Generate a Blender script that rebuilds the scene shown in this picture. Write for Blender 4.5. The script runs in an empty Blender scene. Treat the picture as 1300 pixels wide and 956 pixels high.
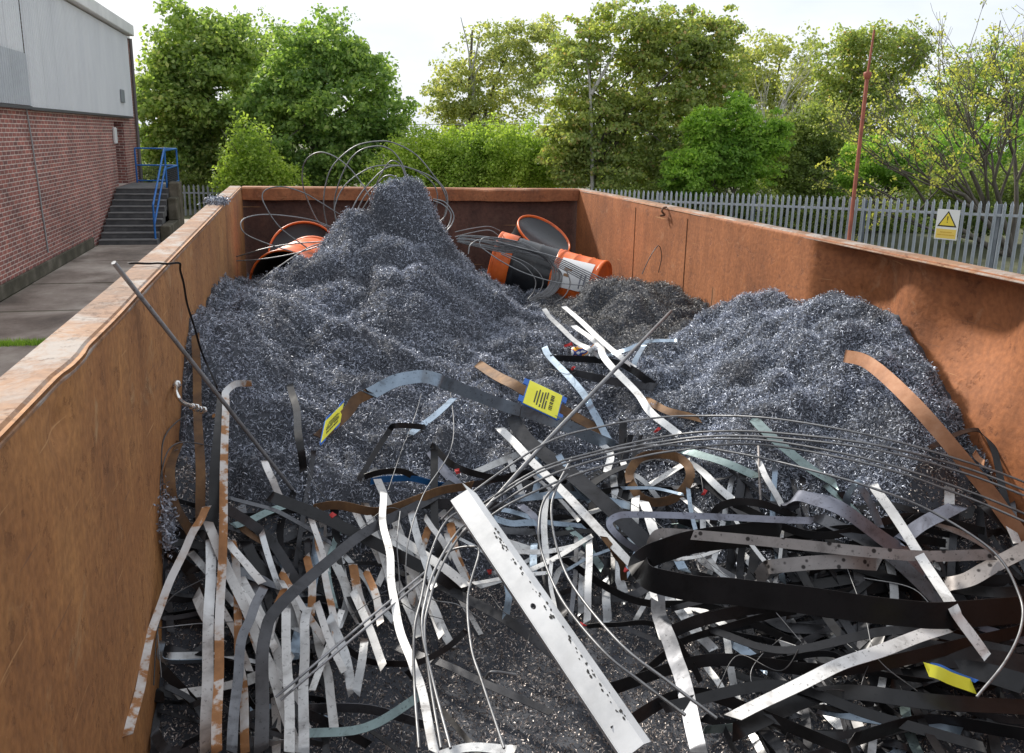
import bpy, bmesh, math, random
import numpy as np
from mathutils import Vector, Matrix
random.seed(7); rng = np.random.default_rng(11)
scn = bpy.context.scene
COL = scn.collection
PI = math.pi

# ------------------------------------------------------------------ camera
F_PX, PITCH, YAW, ROLL = 1077.39, .23628, .24909, .02240
CAM = Vector((.34866, 0.0, 2.85231))
_fw = Vector((math.sin(YAW)*math.cos(PITCH), math.cos(YAW)*math.cos(PITCH), -math.sin(PITCH)))
_r0 = Vector((math.cos(YAW), -math.sin(YAW), 0)); _u0 = _r0.cross(_fw)
_ri = math.cos(ROLL)*_r0 + math.sin(ROLL)*_u0; _up = -math.sin(ROLL)*_r0 + math.cos(ROLL)*_u0
cam = bpy.data.cameras.new('camera'); camo = bpy.data.objects.new('camera', cam); COL.objects.link(camo)
cam.sensor_fit = 'HORIZONTAL'; cam.sensor_width = 36.0; cam.lens = 36.0*F_PX/1300.0
cam.shift_y = -45.0/1300.0; cam.clip_start = .02; cam.clip_end = 2000
camo.matrix_world = Matrix(((_ri.x, _up.x, -_fw.x, CAM.x), (_ri.y, _up.y, -_fw.y, CAM.y), (_ri.z, _up.z, -_fw.z, CAM.z), (0, 0, 0, 1)))
scn.camera = camo

# ------------------------------------------------------------------ sky, sun, exposure
SUN = Vector((-.35, .74, .60)).normalized()          # towards the sun: ahead and to the left
sun_el = math.asin(SUN.z); sun_az = math.atan2(SUN.x, SUN.y)
w = bpy.data.worlds.new('World'); scn.world = w; w.use_nodes = True
wn = w.node_tree; bg = wn.nodes['Background']
sky = wn.nodes.new('ShaderNodeTexSky'); sky.sky_type = 'NISHITA'; sky.sun_disc = False
sky.sun_elevation = sun_el; sky.sun_rotation = sun_az; sky.air_density = 1.0; sky.dust_density = 3.0; sky.ozone_density = 1.2
veil = wn.nodes.new('ShaderNodeMixRGB'); veil.inputs[0].default_value = .90      # thin bright cloud all over the sky
wtc = wn.nodes.new('ShaderNodeTexCoord'); wmp = wn.nodes.new('ShaderNodeMapping'); wmp.inputs['Scale'].default_value = (1, 1, 2.6)
wno = wn.nodes.new('ShaderNodeTexNoise'); wno.inputs['Scale'].default_value = 2.3; wno.inputs['Detail'].default_value = 7; wno.inputs['Roughness'].default_value = .55
wrp = wn.nodes.new('ShaderNodeValToRGB'); wrp.color_ramp.elements[0].position = .3; wrp.color_ramp.elements[0].color = (.62, .68, .76, 1); wrp.color_ramp.elements[1].position = .68; wrp.color_ramp.elements[1].color = (.93, .95, .97, 1)
wsc = wn.nodes.new('ShaderNodeMixRGB'); wsc.blend_type = 'MULTIPLY'; wsc.inputs[0].default_value = 1; wsc.inputs[2].default_value = (6.3, 6.3, 6.3, 1)
for a, b in ((wtc.outputs['Generated'], wmp.inputs[0]), (wmp.outputs[0], wno.inputs['Vector']), (wno.outputs['Fac'], wrp.inputs[0]), (wrp.outputs[0], wsc.inputs[1]), (wsc.outputs[0], veil.inputs[2])): wn.links.new(a, b)
wn.links.new(sky.outputs[0], veil.inputs[1]); wn.links.new(veil.outputs[0], bg.inputs[0]); bg.inputs[1].default_value = .125
sl = bpy.data.lights.new('sun', 'SUN'); sl.energy = 3.1; sl.angle = math.radians(4.0); sl.color = (1.0, .94, .85)
so = bpy.data.objects.new('sun', sl); COL.objects.link(so); so.rotation_euler = SUN.to_track_quat('Z', 'Y').to_euler(); so.location = (-6, 14, 14)
vs = scn.view_settings; vs.view_transform = 'Standard'; vs.look = 'None'; vs.gamma = 1; vs.use_curve_mapping = False; vs.exposure = 0.7

# ------------------------------------------------------------------ pixel helpers (photo 1300x956, optical axis at 650,433)
def ray(px, py): return _fw + _ri*((px-650)/F_PX) - _up*((py-433)/F_PX)
def on(px, py, ax, v):
    d = ray(px, py); return CAM + d*((v-CAM[ax])/d[ax])
def at_y(px, py, y): return on(px, py, 1, y)

# ------------------------------------------------------------------ materials
def nd(t, kind, **kw):
    n = t.nodes.new(kind)
    for k, v in kw.items():
        if k in n.inputs: n.inputs[k].default_value = v
        else: setattr(n, k, v)
    return n
def mat(name, col, rough=.6, metal=0.0, spec=.5):
    m = bpy.data.materials.new(name); m.use_nodes = True
    b = m.node_tree.nodes['Principled BSDF']
    b.inputs['Base Color'].default_value = (*col, 1); b.inputs['Roughness'].default_value = rough; b.inputs['Metallic'].default_value = metal
    b.inputs['Specular IOR Level'].default_value = spec
    return m
def ramp(t, stops, interp='LINEAR'):
    n = t.nodes.new('ShaderNodeValToRGB'); e = n.color_ramp.elements; n.color_ramp.interpolation = interp
    e[0].position = stops[0][0]; e[0].color = (*stops[0][1], 1); e[1].position = stops[-1][0]; e[1].color = (*stops[-1][1], 1)
    for p, c in stops[1:-1]:
        q = e.new(p); q.color = (*c, 1)
    return n
def noisemat(name, stops, scale=5, detail=6, rough=(.5, .7), metal=0, bump=.2, bscale=None, stretch=(1, 1, 1), coord='Object', dist=0.0, bdist=.01):
    m = mat(name, stops[0][1], rough[0], metal); t = m.node_tree; b = t.nodes['Principled BSDF']
    tc = nd(t, 'ShaderNodeTexCoord'); mp = nd(t, 'ShaderNodeMapping'); mp.inputs['Scale'].default_value = stretch
    t.links.new(tc.outputs[coord], mp.inputs[0])
    n = nd(t, 'ShaderNodeTexNoise', Scale=scale, Detail=detail, Roughness=.62, Distortion=dist); t.links.new(mp.outputs[0], n.inputs['Vector'])
    r = ramp(t, stops); t.links.new(n.outputs['Fac'], r.inputs[0]); t.links.new(r.outputs[0], b.inputs['Base Color'])
    n2 = nd(t, 'ShaderNodeTexNoise', Scale=bscale or scale*3, Detail=5); t.links.new(mp.outputs[0], n2.inputs['Vector'])
    mr = nd(t, 'ShaderNodeMapRange'); mr.inputs[3].default_value = rough[0]; mr.inputs[4].default_value = rough[1]
    t.links.new(n2.outputs['Fac'], mr.inputs[0]); t.links.new(mr.outputs[0], b.inputs['Roughness'])
    if bump:
        bp = nd(t, 'ShaderNodeBump', Strength=bump, Distance=bdist); t.links.new(n2.outputs['Fac'], bp.inputs['Height']); t.links.new(bp.outputs[0], b.inputs['Normal'])
    return m

def rust_wall(name, base_hi, base_mid, base_lo, pale, seed, pale_amt=.0, blue=True):
    """rusted painted steel: mottled orange, vertical run-off streaks, pale scuffs, a few scraps of old blue paint"""
    m = mat(name, base_mid, .75); t = m.node_tree; b = t.nodes['Principled BSDF']; L = t.links.new
    tc = nd(t, 'ShaderNodeTexCoord'); mp = nd(t, 'ShaderNodeMapping'); mp.inputs['Location'].default_value = (seed, seed*1.7, 0); L(tc.outputs['Object'], mp.inputs[0])
    n1 = nd(t, 'ShaderNodeTexNoise', Scale=2.6, Detail=9, Roughness=.65); L(mp.outputs[0], n1.inputs['Vector'])
    r1 = ramp(t, [(.30, base_lo), (.47, base_mid), (.66, base_hi)]); L(n1.outputs['Fac'], r1.inputs[0])
    ms = nd(t, 'ShaderNodeMapping'); ms.inputs['Scale'].default_value = (7, 7, .9); L(tc.outputs['Object'], ms.inputs[0])
    n2 = nd(t, 'ShaderNodeTexNoise', Scale=1.6, Detail=7, Roughness=.6); L(ms.outputs[0], n2.inputs['Vector'])
    r2 = ramp(t, [(.34, (.42, .36, .33)), (.5, (.86, .82, .8)), (.68, (1.25, 1.2, 1.1))]); L(n2.outputs['Fac'], r2.inputs[0])
    mu = nd(t, 'ShaderNodeMixRGB'); mu.blend_type = 'MULTIPLY'; mu.inputs[0].default_value = .36; L(r1.outputs[0], mu.inputs[1]); L(r2.outputs[0], mu.inputs[2])
    n3 = nd(t, 'ShaderNodeTexNoise', Scale=60, Detail=4); L(mp.outputs[0], n3.inputs['Vector'])
    r3 = ramp(t, [(.35, (.7, .66, .62)), (.65, (1.12, 1.1, 1.06))]); L(n3.outputs['Fac'], r3.inputs[0])
    mu2 = nd(t, 'ShaderNodeMixRGB'); mu2.blend_type = 'MULTIPLY'; mu2.inputs[0].default_value = .7; L(mu.outputs[0], mu2.inputs[1]); L(r3.outputs[0], mu2.inputs[2])
    last = mu2
    ns = nd(t, 'ShaderNodeTexNoise', Scale=5.5, Detail=9, Roughness=.7, Distortion=.6); L(mp.outputs[0], ns.inputs['Vector'])
    rs = ramp(t, [(.60-pale_amt, (0, 0, 0)), (.70-pale_amt*.8, (1, 1, 1))]); L(ns.outputs['Fac'], rs.inputs[0])
    fm = nd(t, 'ShaderNodeMath', operation='MULTIPLY'); fm.inputs[1].default_value = .75; L(rs.outputs[0], fm.inputs[0])
    mx = nd(t, 'ShaderNodeMixRGB'); L(fm.outputs[0], mx.inputs[0]); L(last.outputs[0], mx.inputs[1]); mx.inputs[2].default_value = (*pale, 1); last = mx
    if blue:
        nb = nd(t, 'ShaderNodeTexNoise', Scale=1.9, Detail=10, Roughness=.72); mb = nd(t, 'ShaderNodeMapping'); mb.inputs['Location'].default_value = (seed+4.1, 9.3, seed); L(tc.outputs['Object'], mb.inputs[0]); L(mb.outputs[0], nb.inputs['Vector'])
        rb = ramp(t, [(.675, (0, 0, 0)), (.70, (1, 1, 1))]); L(nb.outputs['Fac'], rb.inputs[0])
        mx2 = nd(t, 'ShaderNodeMixRGB'); L(rb.outputs[0], mx2.inputs[0]); L(last.outputs[0], mx2.inputs[1]); mx2.inputs[2].default_value = (.10, .17, .25, 1); last = mx2
    nf = nd(t, 'ShaderNodeTexNoise', Scale=17, Detail=10, Roughness=.74); L(mp.outputs[0], nf.inputs['Vector']); rf = ramp(t, [(.585, (0, 0, 0)), (.605, (1, 1, 1))]); L(nf.outputs['Fac'], rf.inputs[0])
    f1 = nd(t, 'ShaderNodeMath', operation='MULTIPLY'); f1.inputs[1].default_value = .42; L(rf.outputs[0], f1.inputs[0])
    mf = nd(t, 'ShaderNodeMixRGB'); mf.blend_type = 'MULTIPLY'; L(f1.outputs[0], mf.inputs[0]); L(last.outputs[0], mf.inputs[1]); mf.inputs[2].default_value = (.48, .40, .36, 1); last = mf
    for k_, (rx, fac, tone) in enumerate(((.5, .5, (.62, .36, .16)), (-.85, .4, (.10, .06, .045)))):
        mz = nd(t, 'ShaderNodeMapping'); mz.inputs['Rotation'].default_value = (rx, 0, 0); mz.inputs['Scale'].default_value = (1, 2.2, 55); mz.inputs['Location'].default_value = (seed*3, k_*7.7, seed); L(tc.outputs['Object'], mz.inputs[0])
        nz_ = nd(t, 'ShaderNodeTexNoise', Scale=1.5, Detail=3, Roughness=.5); L(mz.outputs[0], nz_.inputs['Vector']); rz_ = ramp(t, [(.70, (0, 0, 0)), (.725, (1, 1, 1))]); L(nz_.outputs['Fac'], rz_.inputs[0])
        f2 = nd(t, 'ShaderNodeMath', operation='MULTIPLY'); f2.inputs[1].default_value = fac; L(rz_.outputs[0], f2.inputs[0])
        mz2 = nd(t, 'ShaderNodeMixRGB'); L(f2.outputs[0], mz2.inputs[0]); L(last.outputs[0], mz2.inputs[1]); mz2.inputs[2].default_value = (*tone, 1); last = mz2
    L(last.outputs[0], b.inputs['Base Color'])
    bp = nd(t, 'ShaderNodeBump', Strength=.35, Distance=.004); L(n3.outputs['Fac'], bp.inputs['Height'])
    bp3 = nd(t, 'ShaderNodeBump', Strength=.5, Distance=.003); bp3.invert = True; L(rf.outputs[0], bp3.inputs['Height']); L(bp.outputs[0], bp3.inputs['Normal'])
    bp2 = nd(t, 'ShaderNodeBump', Strength=.3, Distance=.02); L(n1.outputs['Fac'], bp2.inputs['Height']); L(bp3.outputs[0], bp2.inputs['Normal']); L(bp2.outputs[0], b.inputs['Normal'])
    return m

M = {}
M['rust_left'] = rust_wall('rust_left', (.44, .215, .075), (.35, .158, .054), (.24, .108, .042), (.44, .28, .14), 1.3)
M['rust_right'] = rust_wall('rust_right', (0.416, 0.160, 0.062), (0.336, 0.124, 0.045), (0.216, 0.080, 0.032), (0.416, 0.216, 0.112), 3.7, 0, False)
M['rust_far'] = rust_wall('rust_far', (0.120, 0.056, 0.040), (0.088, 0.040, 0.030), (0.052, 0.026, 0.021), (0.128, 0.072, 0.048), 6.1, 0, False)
M['rust_rail'] = rust_wall('rust_rail', (0.368, 0.152, 0.068), (0.288, 0.108, 0.044), (0.192, 0.072, 0.036), (0.400, 0.240, 0.160), 2.2)
M['rust_rim'] = rust_wall('rust_rim', (.30, .165, .085), (.25, .128, .065), (.17, .10, .06), (.33, .31, .29), 8.4, .12)
M['rust_dark'] = rust_wall('rust_dark', (.20, .09, .04), (.13, .06, .03), (.07, .035, .02), (.22, .12, .07), 5.2, 0, False)

def metal_mat(name, col, rough=(.28, .5), metal=.85, var=.35, scale=9, bump=.08, speck=.55, spots=0):
    """sheet metal with tonal drift, grime specks, oily smears and slight waviness"""
    lo = tuple(c*(1-var) for c in col); hi = tuple(min(1, c*(1+var*.4)) for c in col)
    m = noisemat(name, [(.3, lo), (.55, col), (.75, hi)], scale, 6, rough, metal, bump, 40, bdist=.002); t = m.node_tree; L = t.links.new; b = t.nodes['Principled BSDF']
    src = b.inputs['Base Color'].links[0].from_socket; oi = nd(t, 'ShaderNodeObjectInfo'); tc = nd(t, 'ShaderNodeTexCoord')
    va = nd(t, 'ShaderNodeVectorMath', operation='ADD'); ml = nd(t, 'ShaderNodeMath', operation='MULTIPLY'); ml.inputs[1].default_value = 37.0; L(oi.outputs['Random'], ml.inputs[0]); L(tc.outputs['Object'], va.inputs[0]); L(ml.outputs[0], va.inputs[1])
    n1 = nd(t, 'ShaderNodeTexNoise', Scale=95, Detail=3, Roughness=.7); L(va.outputs[0], n1.inputs['Vector']); r1 = ramp(t, [(.30, (speck*.5,)*3), (.40, (1, 1, 1))]); L(n1.outputs['Fac'], r1.inputs[0])
    n2 = nd(t, 'ShaderNodeTexNoise', Scale=13, Detail=7, Roughness=.65, Distortion=.8); L(va.outputs[0], n2.inputs['Vector']); r2 = ramp(t, [(.30, (.45, .43, .42)), (.46, (.92, .92, .92)), (.7, (1.06, 1.06, 1.06))]); L(n2.outputs['Fac'], r2.inputs[0])
    last = src
    for r in (r1, r2):
        mu = nd(t, 'ShaderNodeMixRGB'); mu.blend_type = 'MULTIPLY'; mu.inputs[0].default_value = .85; L(last, mu.inputs[1]); L(r.outputs[0], mu.inputs[2]); last = mu.outputs[0]
    if spots:
        vo = nd(t, 'ShaderNodeTexVoronoi', Scale=spots); L(va.outputs[0], vo.inputs['Vector']); rs = ramp(t, [(.16, (.12, .11, .11)), (.24, (1, 1, 1))]); L(vo.outputs['Distance'], rs.inputs[0])
        mu = nd(t, 'ShaderNodeMixRGB'); mu.blend_type = 'MULTIPLY'; mu.inputs[0].default_value = 1; L(last, mu.inputs[1]); L(rs.outputs[0], mu.inputs[2]); last = mu.outputs[0]
    hv = nd(t, 'ShaderNodeHueSaturation'); mr = nd(t, 'ShaderNodeMapRange'); mr.inputs[3].default_value = .72; mr.inputs[4].default_value = 1.12; L(oi.outputs['Random'], mr.inputs[0]); L(mr.outputs[0], hv.inputs['Value']); L(last, hv.inputs['Color']); L(hv.outputs[0], b.inputs['Base Color'])
    nw = nd(t, 'ShaderNodeTexNoise', Scale=16, Detail=2); L(va.outputs[0], nw.inputs['Vector']); bw = nd(t, 'ShaderNodeBump', Strength=.35, Distance=.006); L(nw.outputs['Fac'], bw.inputs['Height'])
    if b.inputs['Normal'].links: L(b.inputs['Normal'].links[0].from_socket, bw.inputs['Normal'])
    L(bw.outputs[0], b.inputs['Normal'])
    return m
M['white'] = metal_mat('bright_galvanised', (.82, .82, .81), (.45, .68), .35, .12)
M['galv'] = metal_mat('galvanised', (.55, .56, .57), (.3, .5), .8, .25)
M['blue'] = metal_mat('blue_grey_galvanised', (.33, .41, .50), (.28, .45), .8, .25)
M['teal'] = metal_mat('green_grey_galvanised', (.26, .34, .34), (.3, .5), .75, .3)
M['grey'] = metal_mat('grey_steel', (.16, .165, .18), (.3, .5), .75, .35)
M['slate'] = metal_mat('slate_steel', (.24, .25, .30), (.3, .45), .7, .25)
M['dark'] = metal_mat('dark_steel', (.055, .056, .062), (.3, .5), .55, .4)
M['black'] = metal_mat('black_steel', (.018, .018, .02), (.28, .45), .35, .4)
M['taupe'] = metal_mat('dull_taupe_steel', (.32, .295, .285), (.45, .6), .5, .25, spots=34)
M['brown'] = noisemat('brown_rusted_strip', [(.3, (.07, .04, .022)), (.5, (.14, .075, .035)), (.7, (.22, .12, .05))], 14, 6, (.6, .8), .2, .3, 60, bdist=.002)
M['orange_rust'] = noisemat('orange_rusted_strip', [(.3, (.22, .10, .05)), (.5, (.36, .17, .085)), (.7, (.44, .24, .14))], 12, 6, (.6, .8), .15, .3, 60, bdist=.002)
M['rustgalv'] = noisemat('rust_blotched_galvanised', [(.40, (.62, .62, .62)), (.50, (.52, .48, .45)), (.54, (.34, .16, .06)), (.7, (.2, .09, .035))], 11, 7, (.4, .7), .35, .2, 50, bdist=.002)
M['wire'] = metal_mat('dull_zinc_wire', (.27, .275, .285), (.4, .55), .7, .25)
M['darkwire'] = metal_mat('dark_wire', (.10, .10, .105), (.35, .5), .6, .3)
M['rod'] = metal_mat('grey_rod', (.33, .335, .35), (.38, .5), .55, .3)
M['chrome'] = mat('plated_fitting', (.75, .75, .74), .22, 1.0)
M['tag'] = noisemat('yellow_card', [(.3, (.74, .70, .03)), (.7, (.86, .82, .07))], 12, 3, (.45, .55), 0, .05)
M['ink'] = mat('printing_ink', (.05, .05, .03), .6)
M['tag_blue'] = mat('blue_plastic', (.012, .11, .45), .35)
M['blue_paint'] = noisemat('blue_painted_strip', [(.3, (.008, .07, .20)), (.7, (.015, .12, .33))], 20, 4, (.35, .5), .2, .1)
M['red'] = mat('red_tape', (.52, .03, .03), .5)
M['drum_orange'] = noisemat('orange_enamel', [(.30, (.20, .05, .02)), (.40, (.62, .11, .018)), (.6, (.76, .15, .022)), (.78, (.70, .19, .06))], 9, 9, (.28, .45), 0, .06, 30)
M['drum_black'] = noisemat('black_enamel', [(.3, (.012, .012, .014)), (.65, (.02, .022, .026)), (.8, (.07, .075, .08))], 5, 7, (.22, .4), 0, .06, 25, stretch=(1, 1, 4))
M['drum_inside'] = noisemat('oily_drum_inside', [(.3, (.02, .016, .014)), (.7, (.07, .05, .04))], 9, 6, (.4, .6), 0, .1)
M['paper'] = noisemat('paper_label', [(.3, (.70, .71, .72)), (.7, (.80, .80, .80))], 5, 4, (.5, .6), 0, .05)

# ------------------------------------------------------------------ mesh helpers
def link(name, me, parent=None):
    o = bpy.data.objects.new(name, me); COL.objects.link(o)
    if parent is not None: o.parent = parent
    return o
def tag(o, label, cat=None, group=None, kind=None):
    o['label'] = label
    if cat: o['category'] = cat
    if group: o['group'] = group
    if kind: o['kind'] = kind
    return o
def empty(name, loc=(0, 0, 0), rz=0):
    o = bpy.data.objects.new(name, None); COL.objects.link(o); o.location = loc; o.rotation_euler = (0, 0, rz); o.empty_display_size = .1
    return o
def np_mesh(name, V, Fq, m, smooth=False):
    """V (n,3), Fq (k,4) or (k,3) int arrays"""
    me = bpy.data.meshes.new(name); V = np.asarray(V, np.float32); Fq = np.asarray(Fq, np.int32); k, c = Fq.shape
    me.vertices.add(len(V)); me.vertices.foreach_set('co', V.ravel())
    me.loops.add(k*c); me.loops.foreach_set('vertex_index', Fq.ravel())
    me.polygons.add(k); me.polygons.foreach_set('loop_start', np.arange(0, k*c, c, dtype=np.int32))
    if smooth: me.polygons.foreach_set('use_smooth', np.ones(k, bool))
    me.update(calc_edges=True); me.materials.append(m)
    return me
class MB:
    def __init__(s): s.v = []; s.f = []; s.sm = []
    def add(s, vs, fs, smooth=False):
        n = len(s.v); s.v += [tuple(v) for v in vs]; s.f += [tuple(i+n for i in f) for f in fs]; s.sm += [smooth]*len(fs); return s
    def box(s, x0, x1, y0, y1, z0, z1):
        return s.add([(x0, y0, z0), (x1, y0, z0), (x1, y1, z0), (x0, y1, z0), (x0, y0, z1), (x1, y0, z1), (x1, y1, z1), (x0, y1, z1)],
                     [(0, 3, 2, 1), (4, 5, 6, 7), (0, 1, 5, 4), (1, 2, 6, 5), (2, 3, 7, 6), (3, 0, 4, 7)])
    def bbox(s, x0, x1, y0, y1, z0, z1, b=.01):
        bm = bmesh.new(); bmesh.ops.create_cube(bm, size=1)
        for v in bm.verts: v.co = Vector(((x0+x1)/2+v.co.x*(x1-x0), (y0+y1)/2+v.co.y*(y1-y0), (z0+z1)/2+v.co.z*(z1-z0)))
        bmesh.ops.bevel(bm, geom=bm.edges[:], offset=b, segments=1, affect='EDGES'); bm.verts.index_update()
        s.add([v.co for v in bm.verts], [[v.index for v in f.verts] for f in bm.faces]); bm.free(); return s
    def prism(s, poly, axis, a, b):
        """poly in the plane normal to axis (0:x -> (y,z), 1:y -> (x,z), 2:z -> (x,y))"""
        def P(u, v, w): return [(w, u, v), (u, w, v), (u, v, w)][axis]
        n = len(poly)
        return s.add([P(u, v, a) for u, v in poly]+[P(u, v, b) for u, v in poly],
                     [tuple(range(n))[::-1], tuple(range(n, 2*n))]+[(i, (i+1) % n, n+(i+1) % n, n+i) for i in range(n)])
    def tube(s, pts, rad, n=6, cap=True):
        pts = [Vector(p) for p in pts]; rs = rad if isinstance(rad, (list, tuple, np.ndarray)) else [rad]*len(pts)
        t = (pts[1]-pts[0]).normalized(); a = t.orthogonal().normalized(); vs = []; fs = []
        for i, p in enumerate(pts):
            t = (pts[min(i+1, len(pts)-1)]-pts[max(i-1, 0)]).normalized()
            a = (a-t*a.dot(t)); a = a.normalized() if a.length > 1e-6 else t.orthogonal().normalized(); b = t.cross(a)
            vs += [p+(a*math.cos(2*PI*k/n)+b*math.sin(2*PI*k/n))*rs[i] for k in range(n)]
        for i in range(len(pts)-1):
            fs += [(i*n+k, i*n+(k+1) % n, (i+1)*n+(k+1) % n, (i+1)*n+k) for k in range(n)]
        s.add(vs, fs, True)
        if cap: s.add(vs[:n], [tuple(range(n))[::-1]]); s.add(vs[-n:], [tuple(range(n))])
        return s
    def lathe(s, prof, n=28, smooth=True):
        vs = []; fs = []
        for r, z in prof: vs += [(r*math.cos(2*PI*k/n), r*math.sin(2*PI*k/n), z) for k in range(n)]
        for i in range(len(prof)-1): fs += [(i*n+k, i*n+(k+1) % n, (i+1)*n+(k+1) % n, (i+1)*n+k) for k in range(n)]
        return s.add(vs, fs, smooth)
    def mesh(s, name, m):
        me = bpy.data.meshes.new(name); me.from_pydata(s.v, [], s.f); me.update()
        me.polygons.foreach_set('use_smooth', s.sm); me.materials.append(m); return me
    def build(s, name, m, parent=None): return link(name, s.mesh(name, m), parent)

def spline(pts, n=8):
    """Catmull-Rom through pts"""
    P = [Vector(p) for p in pts]
    if len(P) == 2: return [P[0].lerp(P[1], i/6) for i in range(7)]
    P = [P[0]*2-P[1]]+P+[P[-1]*2-P[-2]]; out = []
    for i in range(1, len(P)-2):
        for k in range(n):
            t = k/n; a, b, c, d = P[i-1:i+3]
            out.append(.5*((2*b)+(c-a)*t+(2*a-5*b+4*c-d)*t*t+(3*b-a-3*c+d)*t**3))
    out.append(P[-2].copy()); return out

# ------------------------------------------------------------------ ground
CONC = noisemat('wet_stained_concrete', [(.28, (0.080, 0.064, 0.052)), (.43, (0.200, 0.160, 0.132)), (.53, (0.320, 0.268, 0.228)), (.66, (0.480, 0.424, 0.368))], .75, 11, (.45, .85), 0, .35, 22, stretch=(1, .8, 1), dist=.25)
EARTH = noisemat('earth', [(.3, (.04, .045, .022)), (.6, (.085, .09, .04)), (.8, (.12, .11, .06))], .7, 8, (.9, 1), 0, .4, 12)
g = MB(); g.add([(-400, -300, -.02), (400, -300, -.02), (400, 700, -.02), (-400, 700, -.02)], [(0, 1, 2, 3)]); ground = g.build('ground', EARTH); ground['kind'] = 'structure'; ground['label'] = 'flat earth and scrubby ground beneath the trees and yard'
yard = empty('yard_pavement'); yard['kind'] = 'structure'; yard['label'] = 'damp stained concrete yard slabs beside the brick building'
yb = MB(); yb.box(-12, 9.5, -12, 29.8, -.018, -.004); yb.build('slab_bedding', EARTH, yard)
ys = [-11, -6.2, -1.3, 3.4, 7.2, 10.3, 12.15, 14.6, 17.2, 20.1, 22.6, 26.1, 29.6]
for i in range(len(ys)-1):
    for (x0, x1) in ((-4.5, -1.85), (-1.82, 1.2), (1.23, 4.5), (4.53, 9.3)):
        dz = random.uniform(-.010, .010)
        b = MB(); b.bbox(x0+.02, x1-.02, ys[i]+.04, ys[i+1]-.04, -.012, .012+dz, .008); b.build('concrete_slab', CONC, yard)

# ------------------------------------------------------------------ skip container
W, LEN, RIM = 2.3, 5.84, 2.5
def vnoise(x, y, s, seed):
    r = np.random.default_rng(seed).random((256, 256)); x = np.asarray(x)/s; y = np.asarray(y)/s
    xi = np.floor(x).astype(int); yi = np.floor(y).astype(int); fx = x-xi; fy = y-yi; fx = fx*fx*(3-2*fx); fy = fy*fy*(3-2*fy)
    g = lambda a, b: r[a % 256, b % 256]
    return (g(xi, yi)*(1-fx)+g(xi+1, yi)*fx)*(1-fy)+(g(xi, yi+1)*(1-fx)+g(xi+1, yi+1)*fx)*fy-.5
skip = empty('scrap_skip', (W/2, 2.7, 0)); tag(skip, 'large rusty orange open steel skip filled with metal scrap', 'skip')
inv = Vector((-W/2, -2.7, 0))
def skp(o): o.parent = skip; o.location = inv; return o
def lobe(y, c, wd, p=2): return np.exp(-np.abs((y-c)/wd)**p)
def bulge_right(y, z):
    s_ = np.clip((2.95-y)/.20, 0, 1); s_ = s_*s_*(3-2*s_)
    a = .115*s_*(1-.55*lobe(y, 2.42, .13)-.55*lobe(y, 1.90, .12)+.10*lobe(y, 2.68, .12))*np.clip((y+.1)/.8, 0, 1)
    down = np.clip((RIM-.012-z)/.03, 0, 1); down = down*down*(3-2*down)
    fade = np.clip((z-1.98)/.34, 0, 1); fade = fade*fade*(3-2*fade)
    return a*down*fade + .010*vnoise(y, z, .9, 3)*down - .012*lobe(y, 2.72, .12)*lobe(z, 2.36, .05)
def bulge_left(y, z):
    down = np.clip((RIM-.012-z)/.05, 0, 1)
    return .014*vnoise(y, z, .8, 5)*down-.006*lobe(y, 1.42, .07, 4)*lobe(z, 2.50, .05)-.003*lobe(y, 1.75, .22, 2)*lobe(z, 2.5, .08)+.012*lobe(y, 1.30, .05)*lobe(z, 2.43, .03)
def wall_sheet(name, m, side):
    ny, nz = 260, 90; Y = np.linspace(-.3, LEN+.02, ny); Z = .2+(RIM-.2)*np.linspace(0, 1, nz)**.62
    yy, zz = np.meshgrid(Y, Z, indexing='ij')
    if side == 'R': x = W+bulge_right(yy, zz); off = .012
    else: x = -bulge_left(yy, zz); off = -.012
    zt = zz.copy(); zt[:, -1] -= .004
    A = np.stack([x, yy, zt], -1).reshape(-1, 3); B = A+np.array([off, 0, 0]); V = np.concatenate([A, B]); n = ny*nz
    idx = (np.arange(ny-1)[:, None]*nz+np.arange(nz-1)[None]).ravel()
    q = np.stack([idx, idx+1, idx+nz+1, idx+nz], -1); q2 = q[:, ::-1]+n
    if side == 'L': q, q2 = q[:, ::-1], q2[:, ::-1]
    e1 = np.arange(ny-1)*nz+nz-1; r = np.stack([e1, e1+n, e1+n+nz, e1+nz], -1)
    return skp(link(name, np_mesh(name, V, np.concatenate([q, q2, r]), m, True)))
lw = wall_sheet('side_wall', M['rust_left'], 'L'); lw['label'] = 'left side wall of the skip, orange brown and streaked'
rw = wall_sheet('side_wall', M['rust_right'], 'R'); rw['label'] = 'right side wall of the skip, brighter orange and dented'
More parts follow.
